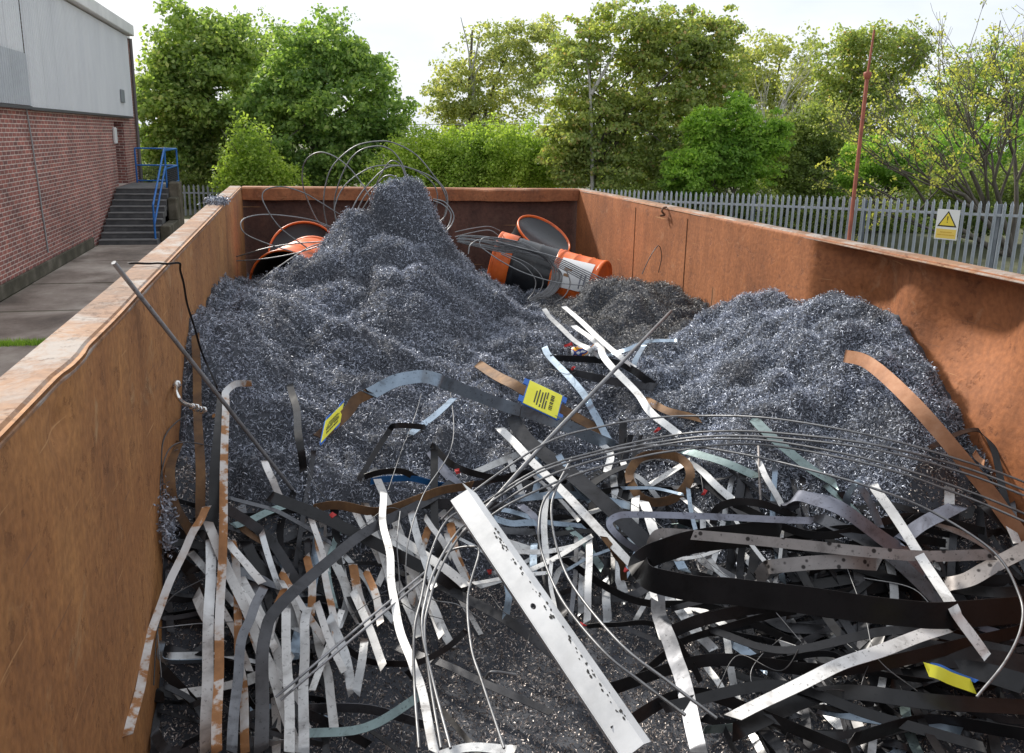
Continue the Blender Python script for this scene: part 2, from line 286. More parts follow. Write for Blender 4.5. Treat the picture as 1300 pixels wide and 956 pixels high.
# far wall recessed behind its top rail
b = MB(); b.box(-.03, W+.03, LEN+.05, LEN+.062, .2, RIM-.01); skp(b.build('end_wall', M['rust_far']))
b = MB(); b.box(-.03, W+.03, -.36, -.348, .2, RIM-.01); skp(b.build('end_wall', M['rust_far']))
b = MB(); b.box(-.05, W+.2, -.4, LEN+.1, .17, .2); skp(b.build('floor_plate', M['rust_dark']))
def rim_bar(name, p0, p1, wout, h, inner, side):
    """hollow-section rim along y, wavy inner edge"""
    n = 150; V = []; Fq = []
    for i in range(n+1):
        y = p0+(p1-p0)*i/n; wob = inner(y)
        if side == 'L': sec = [(0+wob, RIM-h), (0+wob, RIM-.012), (-.012+wob, RIM), (-wout+.01, RIM), (-wout, RIM-.01), (-wout, RIM-h)]
        else: sec = [(W+wout, RIM-h), (W+wout, RIM-.01), (W+wout-.01, RIM), (W+.012+wob, RIM), (W+wob, RIM-.012), (W+wob, RIM-h)]
        dz = .006*float(vnoise(y, 3.3, .5, 9))
        V += [(x, y, z+dz) for x, z in sec]
    k = 6
    for i in range(n):
        for j in range(k): Fq.append((i*k+j, i*k+(j+1) % k, (i+1)*k+(j+1) % k, (i+1)*k+j))
    mb = MB(); mb.add(V, [f[::-1] for f in Fq]); mb.add(V[:k], [tuple(range(k))]); mb.add(V[-k:], [tuple(range(k))[::-1]])
    return skp(mb.build(name, M['rust_rim']))
rl = rim_bar('top_rim', -.36, LEN+.1, .085, .016, lambda y: .0015-float(bulge_left(y, RIM-.02)), 'L')
rr = rim_bar('top_rim', -.36, LEN+.1, .075, .014, lambda y: -.002+.008*float(vnoise(y, 0, .4, 8)), 'R')
mb = MB(); V = []; n = 90
for i in range(n+1):
    x = .004+(W-.008)*i/n; wb = .008*float(vnoise(x, 1., .3, 21))*2; zb = .012*float(vnoise(x, 4., .17, 22)); zt = -.010*float(lobe(x, 1.62, .09))-.006*float(lobe(x, 1.85, .1))+.004*float(vnoise(x, 9., .3, 25))
    V += [(x, LEN-.012+wb, RIM-.085+zb), (x, LEN-.02+wb, RIM-.010+zt), (x, LEN-.008+wb, RIM-.001+zt), (x, LEN+.09, RIM-.001), (x, LEN+.09, RIM-.085)]
Fq = [(i*5+j, (i+1)*5+j, (i+1)*5+(j+1) % 5, i*5+(j+1) % 5) for i in range(n) for j in range(5)]
mb.add(V, [f[::-1] for f in Fq]); skp(mb.build('top_rail', M['rust_rail']))
for y in (.2, 1.25, 2.3, 3.35, 4.4, 5.45):
    for (x0, x1) in ((-.105, -.03), (W+.15, W+.22)):
        b = MB(); b.bbox(x0, x1, y-.05, y+.05, .15, RIM-.12, .012); skp(b.build('outer_rib', M['rust_dark']))
for y0 in (-.2, 5.3):
    for x in (.25, W-.25):
        b = MB(); b.bbox(x-.07, x+.07, y0, y0+.5, -.0, .17, .02); skp(b.build('skid_runner', M['rust_dark']))
# weld seams and a small hook ring on the right wall
for y in (4.05, 4.75):
    b = MB(); b.tube([(W+float(bulge_right(y, z))-.001, y, z) for z in np.linspace(1.5, 2.46, 24)], .0025, 5); skp(b.build('weld_seam', M['rust_dark']))
pt = on(846, 268, 0, W-.004)
b = MB(); b.tube(spline([pt+Vector((0, 0, .02)), pt+Vector((-.02, -.005, .018)), pt+Vector((-.03, -.01, 0)), pt+Vector((-.012, -.005, -.02)), pt+Vector((-.03, .01, -.025))], 5), .006, 6); skp(b.build('lashing_hook', M['rust_dark']))

# ------------------------------------------------------------------ heaps of swarf (height field)
CP = [(240,395,2.83),(275,372,3.6),(310,362,5.2),(235,450,2.67),(225,560,2.39),(215,640,2.15),
      (345,374,4.2),(392,362,4.3),(412,334,4.3),(428,289,4.3),(468,279,4.38),(515,286,4.3),(560,290,4.4),(575,310,4.4),(600,356,4.4),(640,392,4.35),(690,410,4.3),
      (480,330,4.0),(450,420,3.4),(450,500,3.0),(450,560,2.68),(450,615,2.42),(330,430,3.15),(330,500,2.75),(320,580,2.42),(560,420,3.6),(560,500,3.05),(560,570,2.65),
      (650,440,3.7),(640,500,3.05),(720,430,3.75),(740,470,3.3),(730,384,4.15),(760,368,4.05),(820,356,3.95),(868,372,3.85),(895,405,3.75),(790,425,3.55),(740,400,3.95),(850,425,3.55),
      (1060,380,2.72),(1030,384,2.78),(1000,395,2.85),(940,415,2.95),(860,438,3.1),(820,460,3.05),(1140,418,2.36),(1165,460,2.22),(1200,520,2.08),(1235,580,1.98),
      (1000,470,2.52),(1000,540,2.27),(1080,480,2.36),(1100,550,2.1),(1130,600,1.92),(900,520,2.6),(930,570,2.3),(860,500,2.85)]
PTS = [tuple(at_y(*c)) for c in CP]
PTS += [(.1, 5.75, 1.9), (.7, 5.7, 1.9), (1.3, 5.7, 1.88), (1.9, 5.7, 1.88), (2.25, 5.7, 1.86), (1.75, 5.0, 1.9), (2.2, 4.6, 1.9), (.3, 5.1, 1.93), (.9, 5.1, 2.1),
        (.05, 1.85, 1.55), (.05, 1.3, 1.5), (.05, .4, 1.5), (.8, 2.05, 1.53), (.8, 1.5, 1.5), (.8, .4, 1.5), (1.5, 1.95, 1.55), (1.5, 1.4, 1.5), (1.5, .4, 1.5),
        (2.28, 1.55, 1.58), (2.28, 1.1, 1.5), (2.28, .4, 1.5), (1.15, 2.6, 1.76), (1.15, 2.2, 1.58), (1.45, 2.95, 1.84), (.45, 2.15, 1.56), (1.9, 1.75, 1.6), (1.45, 2.3, 1.62)]
PTS = np.array(PTS); _d = np.linalg.norm(PTS[:, None, :2]-PTS[None, :, :2], axis=-1)
A_ = np.block([[_d+1e-9*np.eye(len(PTS)), np.ones((len(PTS), 1))], [np.ones((1, len(PTS))), np.zeros((1, 1))]])
_w = np.linalg.solve(A_, np.append(PTS[:, 2], 0))
GX = np.linspace(-.004, W+.03, 236); GY = np.linspace(.25, LEN+.04, 560)
gx, gy = np.meshgrid(GX, GY, indexing='ij')
H = np.full(gx.shape, _w[-1])
for i in range(len(PTS)): H += _w[i]*np.hypot(gx-PTS[i, 0], gy-PTS[i, 1])
def blur(h, k):
    for ax in (0, 1):
        p = np.pad(h, [(k, k) if a == ax else (0, 0) for a in (0, 1)], mode='edge'); c = np.cumsum(p, ax); c = np.concatenate([np.zeros_like(np.take(c, [0], ax)), c], ax)
        n = 2*k+1; h = (np.take(c, range(n, c.shape[ax]), ax)-np.take(c, range(0, c.shape[ax]-n), ax))/n
    return h
H = blur(blur(H, 3), 2)
pk = at_y(514, 232, 4.38)
_pr = np.hypot((gx-pk.x), (gy-4.38)/1.1)*(1+.55*vnoise(gx+1.3, gy, .12, 51)+.3*vnoise(gx, gy+2, .06, 52)); H += .165*np.exp(-((_pr/.122)**7))
LUMP = np.clip((H-1.6)/.25, .15, 1)
def billow(x, y, s, seed): return np.abs(vnoise(x, y, s, seed))*2-.25
wx = gx+.06*vnoise(gx, gy, .2, 61); wy = gy+.06*vnoise(gx, gy, .2, 62)
H += LUMP*(.05*vnoise(wx, wy, .4, 31)+.095*(billow(wx+3, wy, .27, 32)-.03)+.06*(billow(wx, wy+5, .12, 33)-.03)+.045*vnoise(wx, wy*.5, .16, 36)+.036*billow(wx+8, wy+5, .055, 34)+.012*vnoise(gx, gy, .025, 35))
def hgt(x, y):
    fx = np.clip((np.asarray(x)-GX[0])/(GX[1]-GX[0]), 0, len(GX)-1.001); fy = np.clip((np.asarray(y)-GY[0])/(GY[1]-GY[0]), 0, len(GY)-1.001)
    i = fx.astype(int); j = fy.astype(int); u = fx-i; v = fy-j
    return (H[i, j]*(1-u)+H[i+1, j]*u)*(1-v)+(H[i, j+1]*(1-u)+H[i+1, j+1]*u)*v
# region of each cell: 0 main heap, 1 dark heap, 2 right heap, 3 bed of fines in front
jx = gx+.10*vnoise(gx, gy, .12, 41); jy = gy+.10*vnoise(gx, gy, .12, 42)
reg = np.zeros(gx.shape, int)
reg[(jx > 1.60) & (jy > 3.30) & (jy < 4.6)] = 1
reg[(jx > 1.45+(jy-2.0)*.12) & (jy <= 3.32)] = 2
reg[jy < 2.16+.12*(jx < .5)-.28*(jx > 1.5)] = 3
reg[jy > 4.6] = 0

def swarf_mat(name, lo, mid, hi, metal=.8, rough=.34):
    m = mat(name, mid, rough, metal); t = m.node_tree; b = t.nodes['Principled BSDF']; L = t.links.new
    gi = nd(t, 'ShaderNodeNewGeometry'); r = ramp(t, [(0, lo), (.5, mid), (.85, hi), (1, tuple(min(1, c*1.3) for c in hi))]); L(gi.outputs['Random Per Island'], r.inputs[0])
    tc = nd(t, 'ShaderNodeTexCoord'); n = nd(t, 'ShaderNodeTexNoise', Scale=5.5, Detail=6, Roughness=.6); L(tc.outputs['Object'], n.inputs['Vector']); r2 = ramp(t, [(.34, (.50, .48, .47)), (.47, (.95, .95, .95)), (.66, (1.15, 1.16, 1.2))]); L(n.outputs['Fac'], r2.inputs[0])   # oily and dry patches
    mu = nd(t, 'ShaderNodeMixRGB'); mu.blend_type = 'MULTIPLY'; mu.inputs[0].default_value = 1; L(r.outputs[0], mu.inputs[1]); L(r2.outputs[0], mu.inputs[2]); L(mu.outputs[0], b.inputs['Base Color'])
    return m
SM = [swarf_mat('blue_grey_swarf', (0.185, 0.202, 0.240), (0.305, 0.327, 0.388), (0.480, 0.508, 0.573), .45, .6), swarf_mat('dark_swarf', (0.102, 0.100, 0.096), (0.185, 0.180, 0.176), (0.314, 0.309, 0.305), .4, .6),
      swarf_mat('silver_blue_swarf', (0.213, 0.235, 0.277), (0.351, 0.379, 0.444), (0.527, 0.564, 0.638), .45, .6), swarf_mat('brownish_fine_swarf', (0.148, 0.126, 0.113), (0.389, 0.341, 0.313), (0.777, 0.711, 0.657), .5, .5)]
SB = mat('packed_swarf_beneath', (.06, .066, .08), .8, .2)
def curls(P, size, wid, seg=2):
    """random little curled ribbons of cut steel at points P"""
    n = len(P); q = rng.normal(size=(n, 4)); q /= np.linalg.norm(q, axis=1)[:, None]; a, b, c, d = q.T
    Rm = np.stack([1-2*(c*c+d*d), 2*(b*c-a*d), 2*(b*d+a*c), 2*(b*c+a*d), 1-2*(b*b+d*d), 2*(c*d-a*b), 2*(b*d-a*c), 2*(c*d+a*b), 1-2*(b*b+c*c)], -1).reshape(n, 3, 3)
    R_ = size*rng.uniform(.55, 1.5, n); arc = rng.uniform(1.0, 3.2, n); wd = wid*rng.uniform(.6, 1.5, n); pitch = rng.uniform(-.9, .9, n)*R_
    V = np.zeros((n, seg+1, 2, 3))
    for k in range(seg+1):
        th = arc*(k/seg-.5)
        for s in (0, 1):
            V[:, k, s, 0] = R_*np.cos(th); V[:, k, s, 1] = R_*np.sin(th); V[:, k, s, 2] = pitch*(k/seg-.5)*2+(s-.5)*wd
    V = np.einsum('nij,nksj->nksi', Rm, V)+P[:, None, None, :]
    base = (np.arange(n)*(seg+1)*2)[:, None]+np.arange(seg)[None]*2
    Fq = np.stack([base, base+1, base+3, base+2], -1).reshape(-1, 4)
    return V.reshape(-1, 3), Fq
def heap(k, label, count, size, wid):
    nx, ny = gx.shape; ii, jj = np.nonzero(reg[:-1, :-1] == k)
    vid = ii*ny+jj; q = np.stack([vid, vid+ny, vid+ny+1, vid+1], -1); used, invx = np.unique(q, return_inverse=True)
    V0 = np.stack([gx.ravel()[used], gy.ravel()[used], H.ravel()[used]-.006], -1); F0 = invx.reshape(-1, 4)
    Pq = np.stack([gx, gy, H], -1); e1 = Pq[1:, :-1]-Pq[:-1, :-1]; e2 = Pq[:-1, 1:]-Pq[:-1, :-1]; nr = np.cross(e1, e2); ar = np.linalg.norm(nr, axis=-1); nr = nr/ar[..., None]
    # faces turned away from every viewpoint near the photograph's need fewer curls
    wgt = ar[ii, jj]*np.where(gy[ii, jj] > 4.75, .35, 1)*np.where(gy[ii, jj] < 1.2, .15, 1)
    pick = rng.choice(len(ii), count, p=wgt/wgt.sum()); i, j = ii[pick], jj[pick]; u, v = rng.random(count), rng.random(count)
    P = Pq[i, j]+u[:, None]*e1[i, j]+v[:, None]*e2[i, j]+nr[i, j]*(rng.random(count)**1.5*.016-.003)[:, None]
    P[:, 0] = np.clip(P[:, 0], .012, W-.004)
    V1, F1 = curls(P, size, wid)
    me = np_mesh('swarf_heap', np.concatenate([V0, V1]), np.concatenate([F0, F1+len(V0)]), SB, False); me.materials.append(SM[k])
    mi = np.ones(len(F0)+len(F1), np.int32); mi[:len(F0)] = 0; me.polygons.foreach_set('material_index', mi)
    o = link('swarf_heap' if k < 3 else 'swarf_bed', me); tag(o, label, 'metal shavings', kind='stuff'); return o
heap(0, 'big blue grey heap of steel shavings rising to a peak at left', 215000, .0060, .0021)
heap(1, 'small darker heap of shavings below the orange pails', 34000, .0062, .0021)
heap(2, 'silvery heap of shavings against the dented right wall', 92000, .0054, .0019)
heap(3, 'loose brownish bed of fine shavings under the strips in front', 60000, .0038, .0021)
# spilled clump on the left rim
P = rng.normal(size=(1500, 3))*np.array([.022, .07, .010]); cp = on(267, 255, 2, RIM+.012); P = P+np.array([-.035, cp.y, RIM+.010]); P[:, 2] = np.maximum(P[:, 2], RIM+.004)
V1, F1 = curls(P, .006, .004); tag(link('swarf_clump', np_mesh('swarf_clump', V1, F1, SM[0])), 'little clump of shavings spilled on top of left rim', 'metal shavings', kind='stuff')
P = rng.normal(size=(420, 3))*np.array([.008, .03, .04])+np.array([.02, 2.02, 1.93]); V1, F1 = curls(P, .006, .004)
tag(link('swarf_clump', np_mesh('swarf_clump', V1, F1, SM[0])), 'clot of shavings clinging to left wall below the hose fitting', 'metal shavings', kind='stuff')

def hit(px, py, lift=0.0):
    """where the view ray through a photo pixel comes within `lift` metres of the heap surface"""
    d = ray(px, py); t0 = .5
    T = np.linspace(.5, 7.5, 1400); X = CAM.x+d.x*T; Y = CAM.y+d.y*T; Z = CAM.z+d.z*T
    g_ = Z-hgt(X, Y)-lift; k = np.argmax(g_ < 0)
    if g_[k] >= 0: k = len(T)-1
    if k == 0: return CAM+d*.5
    a = g_[k-1]/(g_[k-1]-g_[k]); t = T[k-1]+(T[k]-T[k-1])*a
    return CAM+d*float(t)
# ------------------------------------------------------------------ brick building on the left
BX = -4.53
def brick_mat(name, tint=1.0):
    m = mat(name, (.3, .14, .11), .85); t = m.node_tree; b = t.nodes['Principled BSDF']; L = t.links.new
    tc = nd(t, 'ShaderNodeTexCoord'); sx = nd(t, 'ShaderNodeSeparateXYZ'); cx = nd(t, 'ShaderNodeCombineXYZ'); L(tc.outputs['Object'], sx.inputs[0])
    ad = nd(t, 'ShaderNodeMath', operation='ADD'); L(sx.outputs[0], ad.inputs[0]); L(sx.outputs[1], ad.inputs[1]); L(ad.outputs[0], cx.inputs[0]); L(sx.outputs[2], cx.inputs[1])
    br = nd(t, 'ShaderNodeTexBrick', Scale=1.0); br.inputs['Brick Width'].default_value = .225; br.inputs['Row Height'].default_value = .078; br.inputs['Mortar Size'].default_value = .0085; br.inputs['Mortar Smooth'].default_value = .2; br.inputs['Bias'].default_value = -.1
    br.inputs['Color1'].default_value = (.30*tint, .115*tint, .095*tint, 1); br.inputs['Color2'].default_value = (.15*tint, .068*tint, .065*tint, 1); br.inputs['Mortar'].default_value = (.52*tint, .46*tint, .42*tint, 1); L(cx.outputs[0], br.inputs['Vector'])
    n = nd(t, 'ShaderNodeTexNoise', Scale=.8, Detail=8, Roughness=.6); L(tc.outputs['Object'], n.inputs['Vector']); r = ramp(t, [(.3, (.62, .6, .6)), (.55, (1, .98, .96)), (.75, (1.3, 1.24, 1.2))]); L(n.outputs['Fac'], r.inputs[0])
    mu = nd(t, 'ShaderNodeMixRGB'); mu.blend_type = 'MULTIPLY'; mu.inputs[0].default_value = .85; L(br.outputs['Color'], mu.inputs[1]); L(r.outputs[0], mu.inputs[2])
    n2 = nd(t, 'ShaderNodeTexNoise', Scale=9, Detail=3); L(tc.outputs['Object'], n2.inputs['Vector']); r2 = ramp(t, [(.35, (.8, .8, .82)), (.65, (1.3, 1.15, 1.1))]); L(n2.outputs['Fac'], r2.inputs[0])
    mu2 = nd(t, 'ShaderNodeMixRGB'); mu2.blend_type = 'MULTIPLY'; mu2.inputs[0].default_value = .7; L(mu.outputs[0], mu2.inputs[1]); L(r2.outputs[0], mu2.inputs[2]); L(mu2.outputs[0], b.inputs['Base Color'])
    bp = nd(t, 'ShaderNodeBump', Strength=.6, Distance=.008); bp.invert = True; L(br.outputs['Fac'], bp.inputs['Height']); L(bp.outputs[0], b.inputs['Normal'])
    return m
BR = brick_mat('red_brick_with_pale_mortar', 1.1); BRD = brick_mat('darker_brick', .55)
CLAD = noisemat('white_ribbed_cladding', [(.3, (.62, .64, .67)), (.6, (.70, .72, .74)), (.8, (.74, .75, .77))], 1.2, 7, (.45, .6), .1, .04, 20, stretch=(1, 1, .3))
CLAD2 = noisemat('dull_grey_cladding', [(.3, (.42, .45, .48)), (.6, (.50, .53, .56)), (.8, (.54, .57, .6))], 1.2, 7, (.5, .65), .1, .04, 20)
MOSS = noisemat('mossy_render', [(.3, (.035, .032, .02)), (.5, (.075, .066, .045)), (.7, (.16, .14, .11))], 2.2, 8, (.85, .95), 0, .5, 16)
STONE = noisemat('weathered_dark_concrete', [(.3, (.05, .052, .055)), (.55, (.095, .095, .098)), (.8, (.16, .155, .15))], 3.5, 8, (.8, .95), 0, .3, 24)
TREAD = noisemat('worn_step_nosing', [(.3, (.10, .10, .102)), (.6, (.17, .168, .165)), (.8, (.24, .23, .22))], 5, 8, (.8, .95), 0, .3, 24)
GREYP = mat('grey_downpipe', (.30, .31, .32), .6); FASCIA = noisemat('white_fascia', [(.3, (.62, .62, .62)), (.7, (.74, .74, .73))], 1.5, 6, (.5, .6), 0, .05)
bld = empty('brick_building', (BX, 20, 0)); tag(bld, 'long red brick industrial building with white ribbed upper cladding and dark doorway', 'building')
def bp_(o): o.parent = bld; o.location = (-BX, -20, 0); return o
Y0, Y1, ROOF, CZ = 5.0, 29.75, 5.78, 3.20
DY0, DY1, DZ0, DZ1 = 26.35, 27.75, 1.25, 3.02
def wallbox(y0, y1, z0, z1, name='wall', m=None): b = MB(); b.box(BX-8, BX, y0, y1, z0, z1); return bp_(b.build(name, m or BR))
b = MB(); T_ = .35
b.box(BX-T_, BX, Y0, DY0, 0, ROOF-.25); b.box(BX-T_, BX, DY0, DY1, 0, DZ0); b.box(BX-T_, BX, DY0, DY1, DZ1, ROOF-.25); b.box(BX-T_, BX, DY1, Y1, 0, ROOF-.25)
b.box(BX-9, BX-T_, Y1-T_, Y1, 0, ROOF-.25); b.box(BX-9, BX-T_, Y0, Y0+T_, 0, ROOF-.25); b.box(BX-9, BX-9+T_, Y0+T_, Y1-T_, 0, ROOF-.25)
bp_(b.build('wall', BR))
b = MB(); b.box(BX-T_-.05, BX-T_+.02, DY0-.1, DY1+.1, DZ0, DZ1); d = bp_(b.build('door', mat('dark_door_paint', (.03, .03, .032), .6)))
b = MB(); b.bbox(BX-T_+.03, BX-T_+.06, DY0+.15, DY0+.19, 2.1, 2.25, .005); hd = b.build('door_handle', M['chrome'], d)
b = MB(); b.box(BX-9, BX+.03, Y0-.05, Y1+.05, ROOF-.25, ROOF-.02); bp_(b.build('roof_slab', FASCIA))
b = MB(); b.bbox(BX+.03, BX+.26, Y0-.1, Y1-.55, ROOF-.22, ROOF+.10, .02); bp_(b.build('fascia', FASCIA))
def ribbed(y0, y1, z0, z1, x, m, pitch=.2):
    V = []; n = int((y1-y0)/pitch); prof = []
    for i in range(n+1):
        y = y0+i*pitch
        prof += [(y, 0), (y+pitch*.55, 0), (y+pitch*.65, .03), (y+pitch*.9, .03)]
    prof = [p for p in prof if p[0] <= y1]
    mb = MB(); k = len(prof); mb.add([(x+d_, y, z0) for y, d_ in prof]+[(x+d_, y, z1) for y, d_ in prof], [(i, i+1, k+i+1, k+i) for i in range(k-1)]); return mb
SPL = on(30, 128, 0, BX).y
for (y0, y1, z0, z1, x, m) in ((SPL+.02, 28.75, CZ, ROOF-.26, BX+.10, CLAD), (Y0, SPL-.02, CZ+.95, ROOF-.26, BX+.10, CLAD), (Y0, SPL-.02, CZ+.02, CZ+.94, BX+.135, CLAD2)):
    w_ = y0
    while w_ < y1-.3:                                     # sheets of about a metre
        e = min(w_+1.0, y1); bp_(ribbed(w_, e-.004, z0, z1, x+random.uniform(-.003, .003), m, .125).build('cladding_sheet', m)); w_ = e
b = MB(); b.bbox(BX+.002, BX+.13, SPL+.02, 28.75, CZ-.06, CZ-.004, .006); b.bbox(BX+.002, BX+.15, Y0, SPL-.03, CZ-.05, CZ+.012, .006); bp_(b.build('drip_flashing', mat('dark_flashing', (.07, .07, .075), .6)))
b = MB(); b.bbox(BX+.002, BX+.05, Y0, 22.5, 0, .26, .02); bp_(b.build('plinth', MOSS))
b = MB(); b.tube([(BX+.03, SPL, CZ), (BX+.03, SPL+.15, 2.5), (BX+.02, SPL+.35, 1.3), (BX+.015, SPL+.5, .4)], .016, 6); bp_(b.build('conduit', GREYP))
p_ = on(147, 172, 0, BX+.06); b = MB(); b.bbox(BX+.002, BX+.08, p_.y-.13, p_.y+.13, p_.z-.22, p_.z+.22, .02); bp_(b.build('wall_lamp', FASCIA))
p_ = on(155, 122, 0, BX+.14); b = MB(); b.bbox(BX+.135, BX+.17, p_.y-.25, p_.y+.25, p_.z-.18, p_.z+.18, .01); bp_(b.build('vent_plate', mat('grey_vent', (.22, .24, .26), .6)))
b = MB(); b.tube([(BX+.07, Y1-.12, 0), (BX+.07, Y1-.12, ROOF-.25)], .05, 8); bp_(b.build('downpipe', mat('dark_pipe', (.13, .12, .12), .6)))

# steps up to the doorway
st = empty('concrete_steps', (BX+.7, 24, 0)); tag(st, 'flight of dark concrete steps beside brick wall leading up to doorway', 'steps')
SX0, SX1, NS, SR, ST, SY = BX+.06, BX+1.42, 9, DZ0/9, .33, 22.9
for i in range(NS):
    y0 = SY+i*ST; y1 = 28.3 if i == NS-1 else SY+(i+1)*ST
    b = MB(); b.bbox(SX0, SX1, y0, y1-.004, i*SR, (i+1)*SR-.03, .006); o = b.build('step', STONE, st); o.location = (-(BX+.7), -24, 0)
    b = MB(); b.bbox(SX0+.002, SX1-.002, y0-.025, y1-.006, (i+1)*SR-.0295, (i+1)*SR, .008); q = b.build('tread', TREAD, o)
    b = MB()
    if i: b.box(SX0, SX1, y0+.002, 28.29, 0.001, i*SR-.004); q = b.build('step_core', STONE, o)
b = MB(); b.bbox(SX1+.01, SX1+.26, SY+.5, SY+2.6, 0, .42, .02); b.bbox(SX1+.012, SX1+.258, SY+2.1, SY+2.75, .41, 1.02, .03); b.bbox(SX1-.01, SX1+.28, SY+2.62, SY+3.3, 0, DZ0+.16, .03); o = b.build('side_pier', MOSS, st); o.location = (-(BX+.7), -24, 0)
BLUE = noisemat('blue_gloss_paint', [(.3, (.01, .11, .38)), (.7, (.015, .16, .5))], 4, 5, (.35, .5), .1, .05)
hr = empty('handrail', (SX1, 26, DZ0)); tag(hr, 'bright blue tubular handrail round the top of the steps', 'handrail')
def hp(o): o.parent = hr; o.location = (-SX1, -26, -DZ0); return o
LY0, LY1 = SY+8*ST, 28.2; zt = DZ0+1.02; zm = DZ0+.52
posts = [(SX0+.12, LY1), (SX1-.06, LY1), (SX1-.06, LY0+.15)]
for x, y in posts: b = MB(); b.tube([(x, y, DZ0), (x, y, zt)], .026, 8); hp(b.build('post', BLUE))
b = MB(); b.tube([(SX1-.06, SY+.15, 0), (SX1-.06, SY+.15, .98)], .026, 8); hp(b.build('post', BLUE))
for z in (zt, zm, DZ0+.06):
    b = MB(); b.tube([(SX0+.12, LY1, z), (SX1-.06, LY1, z)], .024, 8); hp(b.build('rail', BLUE))
    b = MB(); b.tube([(SX1-.06, LY1, z), (SX1-.06, LY0+.15, z)], .024, 8); hp(b.build('rail', BLUE))
for dz in (0, -.48):
    b = MB(); b.tube(spline([(SX1-.06, LY0+.15, zt+dz), (SX1-.06, LY0-.05, zt+dz-.03), (SX1-.06, SY+.15, .98+dz)], 6), .026, 8); hp(b.build('sloping_rail', BLUE))
MESHM = mat('dark_wire_mesh', (.05, .055, .065), .5, .5)
def infill(a, bb, z0, z1):
    mb = MB(); a = Vector(a); bb = Vector(bb); n = int((bb-a).length/.05)
    for i in range(1, n): p = a.lerp(bb, i/n); mb.tube([(p.x, p.y, z0), (p.x, p.y, z1)], .0045, 4, False)
    m_ = int((z1-z0)/.05)
    for i in range(1, m_): z = z0+(z1-z0)*i/m_; mb.tube([(a.x, a.y, z), (bb.x, bb.y, z)], .0045, 4, False)
    hp(mb.build('mesh_infill', MESHM))
infill((SX0+.14, LY1, 0), (SX1-.08, LY1, 0), DZ0+.08, zm-.02); infill((SX1-.06, LY1-.03, 0), (SX1-.06, LY0+.2, 0), DZ0+.08, zm-.02)

# ------------------------------------------------------------------ palisade fences
GALV = noisemat('weathered_galvanised_pale', [(.3, (.30, .33, .37)), (.55, (.43, .47, .52)), (.8, (.54, .57, .61))], 3, 6, (.4, .6), .45, .1, 20, stretch=(1, 1, .4))
GALVD = noisemat('weathered_galvanised_post', [(.3, (.20, .22, .25)), (.55, (.28, .31, .35)), (.8, (.36, .39, .42))], 3, 6, (.4, .6), .45, .1, 20)
def pale_mesh(h):
    mb = MB(); w2 = .034; prof = [(-w2, .0), (-w2*.55, -.020), (-w2*.2, -.006), (w2*.2, -.006), (w2*.55, -.020), (w2, .0)]; k = len(prof)
    zs = [0, h-.07, h]; V = []
    for i, z in enumerate(zs):
        for (x, y) in prof: V.append((x*(1 if i < 2 else .25), y, z))
    n0 = len(V); V += [(x, y+.003, z) for x, y, z in V]
    Fq = []
    for i in range(2):
        for j in range(k-1):
            Fq.append((i*k+j, i*k+j+1, (i+1)*k+j+1, (i+1)*k+j)); Fq.append((n0+i*k+j, n0+(i+1)*k+j, n0+(i+1)*k+j+1, n0+i*k+j+1))
    mb.add(V, Fq); return mb.mesh('pale', GALV)
def palisade(A, B, h, label, pitch=.15, post=2.75):
    """A, B: top points of first and last pale"""
    A = Vector(A); B = Vector(B); d = B-A; L_ = math.hypot(d.x, d.y); rz = math.atan2(d.y, d.x); n = int(L_/pitch)
    fr = empty('palisade_fence', (A.x, A.y, A.z-h), rz); tag(fr, label, 'fence'); pm = pale_mesh(h); sl_ = d.z/L_
    for i in range(n+1):
        o = link('pale', pm, fr); o.location = (i*pitch, random.uniform(-.003, .003), i*pitch*sl_+random.uniform(-.006, .006)); o.rotation_euler = (0, random.uniform(-.006, .006), 0)
    for z in (h-.28, .35):
        b = MB(); b.prism([(.004, z-.025), (.010, z-.025), (.010, z+.02), (.045, z+.02), (.045, z+.026), (.004, z+.026)], 0, 0, L_)
        b.v = [(x, y, zz+x*sl_) for x, y, zz in b.v]; b.build('rail', GALV, fr)
    x = .9
    while x < L_:
        b = MB(); zz = x*sl_; b.box(x-.035, x+.035, .048, .052, zz-.2, zz+h-.06); b.box(x-.003, x+.003, .052, .142, zz-.2, zz+h-.06); b.box(x-.035, x+.035, .142, .147, zz-.2, zz+h-.06); b.build('post', GALVD, fr); x += post
    return fr
FA = Vector((8.55, 23.5, 1.45)); FB = Vector((9.306, 22.325, 1.493)); FC = Vector((14.473, 14.183, 1.80)); fdir = (FC-FB)
FD = FB-fdir*.28; FE = FC+fdir*.22
palisade(FD, FE, 1.85, 'grey galvanised palisade fence behind the right wall of the skip')
l0 = at_y(165, 233, 31.2); l1 = at_y(330, 236, 31.2)
palisade(l0, l1, 1.85, 'distant palisade fence beyond the concrete steps', .155, 2.6)
